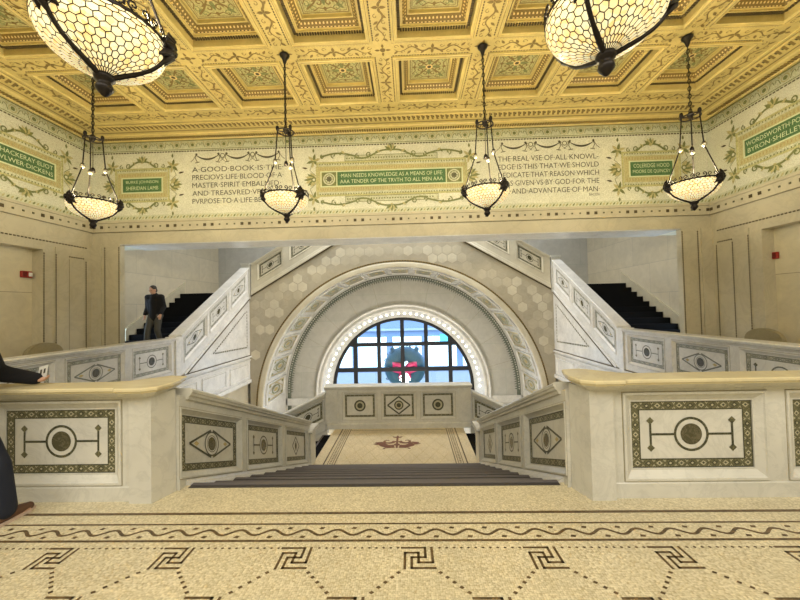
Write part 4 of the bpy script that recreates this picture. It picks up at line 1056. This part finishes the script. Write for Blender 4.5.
        kb = MB(); kb.ball(tuple(p1), .042, M['knob'], 12); kb.ball(tuple(p1+up*.04), .03, bz, 8, (1, 1, .6)); kb.build('ball', o)
    return t
LAMPS = [(-3*PB, 6.10, 25, 'leftmost hanging bowl lamp of the far row, before the left corner'),
         (-PB, 6.10, 84, 'hanging bowl lamp of the far row in front of the left quotation'),
         (PB, 6.10, 63, 'hanging bowl lamp of the far row at the start of the right quotation'),
         (3*PB, 6.10, 49, 'rightmost hanging bowl lamp of the far row, before the right corner'),
         (-PB, 2.40, 23, 'large near bowl lamp at the upper left, cut by the top edge'),
         (PB, 2.40, 105, 'large near bowl lamp at the upper right, cut by the top edge')]
ch0 = chandelier()
for k, (x, y, a, lab) in enumerate(LAMPS):
    c = ch0 if k == 0 else dup(ch0)
    c.location = (x, y, 3.165); c.rotation_euler = (0, 0, radians(a)); c['label'] = lab; c['category'] = 'chandelier'; c['group'] = 'hanging bowl lamps of the hall'
    point('lamp_light', (x, y, 3.74), LAMP_POWER, LAMP_COLOR, .10)

# ------------------------------------------------------------------ small fittings
def alarm(s, label):
    x = s*(HW+.26)-s*.0; t = thing('fire_alarm', label, 'fire alarm', (x, 7.64 if s < 0 else 7.80, 2.56))
    b = MB(); b.wbox(min(0, -s*.06), max(0, -s*.06), -.11, .11, -.075, .075, M['red']); b.build('housing', t, bevel=.012)
    b = MB(); b.wbox(min(-s*.06, -s*.085), max(-s*.06, -s*.085), .02, .09, -.045, .045, M['white']); b.build('strobe', t, bevel=.01)
    b = MB()
    for k in range(5): b.wbox(min(-s*.06, -s*.064), max(-s*.06, -s*.064), -.09, -.01, -.05+k*.022, -.04+k*.022, M['bronze'])
    b.build('sounder_grille', t)
alarm(-1, 'red fire alarm strobe on the left side wall'); alarm(1, 'red fire alarm strobe on the right side wall')
def bench(s, label):
    t = thing('stone_bench', label, 'bench', (s*7.55, 7.62, 0)); br = M['brownstone']
    def arch(w, h, k=18): return [(-w, 0)]+[(-w*cos(pi*j/k), h-w*.62+w*.62*sin(pi*j/k)) for j in range(k+1)]+[(w, 0)]
    b = MB(); P = arch(.40, 1.0); b.prism([[Vector((s*.30, y, z)) for y, z in P], [Vector((s*.40, y, z)) for y, z in P]], br); b.build('arched_back', t, bevel=.01)
    b = MB(); b.wbox(min(-s*.1, s*.3), max(-s*.1, s*.3), -.42, .42, .38, .46, br); b.build('seat', t, bevel=.01)
    for y in (-.32, .32):
        b = MB(); b.wbox(min(-s*.05, s*.3), max(-s*.05, s*.3), y-.05, y+.05, 0, .38, br); b.build('leg', t)
bench(-1, 'brown stone bench with rounded back showing above the left gallery balustrade'); bench(1, 'brown stone bench with rounded back showing above the right gallery balustrade')

# ------------------------------------------------------------------ people
def shell_mesh(name, parts, mt, parent, voxel=.012, smooth=4):
    """one continuous skin over tapered limbs: union of capsules, remeshed and smoothed"""
    b = MB()
    for p in parts:
        if p[0] == 'e': b.ball(p[1], 1.0, mt, 16, p[2], p[3] if len(p) > 3 else None)
        else:
            pts, rad = p[1], p[2]; b.tube(pts, rad, mt, 12)
            for q, r in ((pts[0], rad[0]), (pts[-1], rad[-1])): b.ball(q, r, mt, 12)
    o = b.build(name)
    m_ = o.modifiers.new('r', 'REMESH'); m_.mode = 'VOXEL'; m_.voxel_size = voxel; m_.use_smooth_shade = True
    if smooth: sm = o.modifiers.new('s', 'SMOOTH'); sm.iterations = smooth; sm.factor = .5
    dg = bpy.context.evaluated_depsgraph_get(); me = bpy.data.meshes.new_from_object(o.evaluated_get(dg)); me.name = name
    old = o.data; o.modifiers.clear(); o.data = me; bpy.data.meshes.remove(old)
    me.materials.clear(); me.materials.append(mt); me.polygons.foreach_set('material_index', [0]*len(me.polygons)); me.polygons.foreach_set('use_smooth', [True]*len(me.polygons))
    o.parent = parent; return o
def hand_parts(w, d, side, curl=.5, sc=1.0):
    """palm, four unequal bent fingers and a thumb; d = pointing direction, side = thumb side, palm faces d x side"""
    d = Vector(d).normalized(); s_ = Vector(side); s_ = (s_-d*s_.dot(d)).normalized(); nrm = d.cross(s_); w = Vector(w); P = []
    P.append(('t', [w, w+d*.045*sc, w+d*.085*sc], [.024*sc, .027*sc, .024*sc]))
    P.append(('t', [w+s_*.014*sc+d*.03*sc, w+s_*.02*sc+d*.085*sc], [.020*sc, .018*sc])); P.append(('t', [w-s_*.014*sc+d*.03*sc, w-s_*.022*sc+d*.08*sc], [.020*sc, .017*sc]))
    for o_, L in ((.028, .072), (.010, .08), (-.009, .074), (-.027, .058)):
        p0 = w+d*.088*sc+s_*o_*sc; e = d; pts = [p0]; 
        for k in range(3):
            a = curl*(k+.6)*.5; e = (d*cos(a)+nrm*sin(a)).normalized(); pts.append(pts[-1]+e*L*sc*(.42, .32, .26)[k])
        P.append(('t', pts, [.0095*sc, .009*sc, .0085*sc, .0075*sc]))
    b0 = w+d*.03*sc+s_*.022*sc; P.append(('t', [b0, b0+(s_*.8+d*.5)*.035*sc, b0+(s_*.8+d*.5)*.035*sc+(s_*.35+d*.9+nrm*.3)*.045*sc], [.013*sc, .011*sc, .009*sc])); return P
skin = plain('skin', (.50, .29, .19), .5); hairm = plain('dark_hair', (.02, .014, .010), .6)
blackcloth = plain('black_cloth', (.006, .006, .008), 1.0); navycloth = plain('navy_cloth', (.010, .014, .030), .85); jeans = plain('grey_trousers', (.06, .058, .046), .85)
shoe = plain('brown_leather', (.10, .045, .022), .45); sole = plain('pale_rubber_sole', (.55, .42, .34), .6); blackshoe = plain('black_leather', (.012, .012, .012), .4)
def head_parts(c, f, up=(0, 0, 1), s=1.0):
    """skull, jaw, nose, ears, neck stub; f = facing"""
    f = Vector(f).normalized(); up = Vector(up); up = (up-f*up.dot(f)).normalized(); r = f.cross(up); c = Vector(c)
    Rm = Matrix((r, f, up)).transposed()
    P = [('e', c+up*.02, (.075*s, .095*s, .105*s), Rm), ('e', c+f*.022-up*.045, (.058*s, .068*s, .075*s), Rm), ('t', [c+f*.09+up*.012, c+f*.112-up*.022], [.010, .015])]
    for k in (-1, 1): P.append(('e', c+r*.078*k-f*.005-up*.005, (.012, .022, .032), Rm))
    return P, f, up, r
def face_bits(t, c, f, up, r):
    b = MB()
    for k in (-1, 1): b.ball(tuple(c+f*.086+r*.031*k+up*.008), .011, plain('eye', (.03, .02, .015), .2), 8)
    b.build('eyes', t); b = MB(); b.tube([c+f*.088-up*.058+r*.024, c+f*.096-up*.060, c+f*.088-up*.058-r*.024], [.004, .007, .004], plain('lips', (.35, .14, .11), .5), 6); b.build('mouth', t)
def hair(t, c, f, up, r):
    Rm = Matrix((r, f, up)).transposed()
    shell_mesh('hair', [('e', c+up*.045-f*.018, (.084, .098, .095), Rm), ('e', c-f*.05-up*.01, (.076, .06, .08), Rm)], hairm, t, .012, 3)

# man coming down the left side stair
def stair_man():
    t = thing('person', 'man in a dark jacket and grey trousers walking down the black left side stair', 'person', (-6.82, 9.62, .66))
    V = Vector; hip = V((0, 0, .90)); dn = V((0, -1, 0))
    kl, kr = V((-.10, -.16, .50)), V((.10, -.07, .47)); al, ar = V((-.10, -.24, .085-.164)), V((.10, .06, .085))
    hl, hr_ = V((-.09, 0, .88)), V((.09, 0, .88)); sl, sr = V((-.19, -.03, 1.40)), V((.19, -.03, 1.40))
    el, er = V((-.25, .03, 1.12)), V((.25, .0, 1.12)); wl, wr = V((-.22, -.12, .90)), V((.26, -.16, .92))
    hc = V((0, -.09, 1.60)); f = V((-.22, -1, -.30)); HP, f, up, r = head_parts(hc, f)
    limb = [('t', [hl, kl, al], [.085, .058, .042]), ('t', [hr_, kr, ar], [.085, .058, .042]), ('t', [hip, V((0, 0, 1.1)), V((0, -.01, 1.3)), V((0, -.03, 1.42))], [.12, .115, .13, .10]),
            ('t', [sl, el, wl], [.055, .043, .030]), ('t', [sr, er, wr], [.055, .043, .030]), ('t', [sl, sr], [.07, .07]), ('t', [V((0, -.03, 1.42)), hc-up*.06], [.058, .055])]
    feet = [('t', [a+V((0, .03, -.045)), a+V((0, -.15, -.055))], [.040, .034]) for a in (al, ar)]
    shell_mesh('body', limb+HP+feet+hand_parts(wl, (0, -.2, -1), (1, -.3, 0), .8)+hand_parts(wr, (0, -.3, -1), (-1, -.3, 0), .8), skin, t, .010, 3)
    face_bits(t, hc, f, up, r); hair(t, hc, f, up, r)
    shell_mesh('jacket', [('t', [V((0, 0, .86)), V((0, 0, 1.1)), V((0, -.01, 1.3)), V((0, -.03, 1.43))], [.155, .145, .155, .11]), ('t', [V((-.10, 0, .88)), V((-.13, -.01, 1.34))], [.10, .10]), ('t', [V((.10, 0, .88)), V((.13, -.01, 1.34))], [.10, .10]), ('t', [sl, sr], [.088, .088]), ('t', [sl, el, wl+V((0, .01, .03))], [.078, .064, .048]), ('t', [sr, er, wr+V((0, .01, .03))], [.078, .064, .048]), ('t', [V((0, -.03, 1.43)), V((0, -.04, 1.49))], [.085, .07])], blackcloth, t, .014, 3)
    shell_mesh('trousers', [('t', [hl+V((0, 0, .05)), kl, al+V((0, 0, .02))], [.105, .080, .066]), ('t', [hr_+V((0, 0, .05)), kr, ar+V((0, 0, .02))], [.105, .080, .066]), ('t', [hl, hr_], [.12, .12])], jeans, t, .014, 3)
    for a in (al, ar):
        shell_mesh('shoe', [('t', [a+V((0, .045, -.04)), a+V((0, -.06, -.038)), a+V((0, -.17, -.052))], [.046, .046, .034])], blackshoe, t, .010, 2)
stair_man()
# visitor leaning on the left parapet
def visitor():
    t = thing('person', 'person in black sleeve and navy trousers leaning on the left parapet', 'person', (-3.16, 2.56, 0))
    V = Vector; hl, hr_ = V((-.10, -.02, .88)), V((.10, -.02, .88)); kl, kr = V((-.11, .02, .48)), V((.335, .03, .44)); al, ar = V((-.12, -.04, .085)), V((.345, .08, .085))
    sl, sr = V((-.24, .06, 1.40)), V((.10, .10, 1.39)); el, er = V((-.26, .22, 1.15)), V((-.06, .36, 1.115)); wl, wr = V((-.25, .42, 1.06)), V((.205, .43, 1.045))
    hc = V((-.02, .16, 1.63)); HP, f, up, r = head_parts(hc, V((.25, 1, -.2)))
    sp = [V((0, -.02, .92)), V((0, .0, 1.12)), V((0, .05, 1.30)), V((0, .08, 1.44))]
    limb = [('t', [hl, kl, al], [.088, .06, .044]), ('t', [hr_, kr, ar], [.088, .06, .044]), ('t', sp, [.125, .12, .135, .10]), ('t', [sl, el, wl], [.056, .044, .03]), ('t', [sr, er, wr], [.056, .044, .03]), ('t', [sl, sr], [.07, .07]), ('t', [sp[-1], hc-up*.06], [.058, .055])]
    feet = [('t', [a+V((0, -.03, -.045)), a+V((.02, .15, -.055))], [.040, .034]) for a in (al, ar)]
    shell_mesh('body', limb+HP+feet+hand_parts(wr, (1, .15, -.10), (0, 1, .3), 1.1, .82)+hand_parts(wl, (.6, .8, -.2), (1, -.6, .2), .5), skin, t, .009, 2)
    face_bits(t, hc, f, up, r); hair(t, hc, f, up, r)
    shell_mesh('coat', [('t', sp, [.155, .15, .16, .115]), ('t', [V((-.10, -.02, .90)), V((-.12, .03, 1.34))], [.105, .105]), ('t', [V((.10, -.02, .90)), V((.12, .04, 1.34))], [.105, .105]), ('t', [sl, sr], [.09, .09]), ('t', [sl, el, wl-V((.01, .02, 0))], [.08, .068, .05]), ('t', [sr, er, wr-V((-.01, .0, -.005))], [.10, .085, .055])], blackcloth, t, .014, 3)
    shell_mesh('trousers', [('t', [hl+V((0, 0, .05)), kl, al+V((0, 0, .02))], [.11, .09, .08]), ('t', [hr_+V((.02, 0, .05)), kr, ar+V((0, 0, .02))], [.12, .10, .085]), ('t', [hl, hr_], [.125, .125])], navycloth, t, .014, 3)
    for a in (al, ar):
        o = shell_mesh('shoe', [('t', [a+V((0, -.06, -.035)), a+V((.01, .06, -.032)), a+V((.02, .17, -.045))], [.046, .046, .034])], shoe, t, .010, 2)
        b = MB(); q = [(-.048, -.10), (.048, -.10), (.056, .04), (.058, .15), (.03, .215), (0.0, .215), (-.03, .17), (-.05, .04)]
        b.prism([[a+V((x, y, -.085)) for x, y in q], [a+V((x, y, -.063)) for x, y in q]], sole); b.build('sole', o)
    p = thing('paper_leaflet', 'small white folded leaflet held in the hand on the left parapet', 'leaflet', (-2.915, 3.02, 1.05))
    b = MB(); T = lambda a, z, n: Vector((a*.9+z*.35, n-z*.2, z*.85+a*.25))
    b.box(T, -.045, .045, 0, .13, -.002, .002, M['white']); b.build('sheet', p)
    b = MB()
    for x in (-.018, .018): b.box(T, x-.009, x+.009, .045, .095, -.003, -.002, M['ink'])
    b.build('print', p)
visitor()
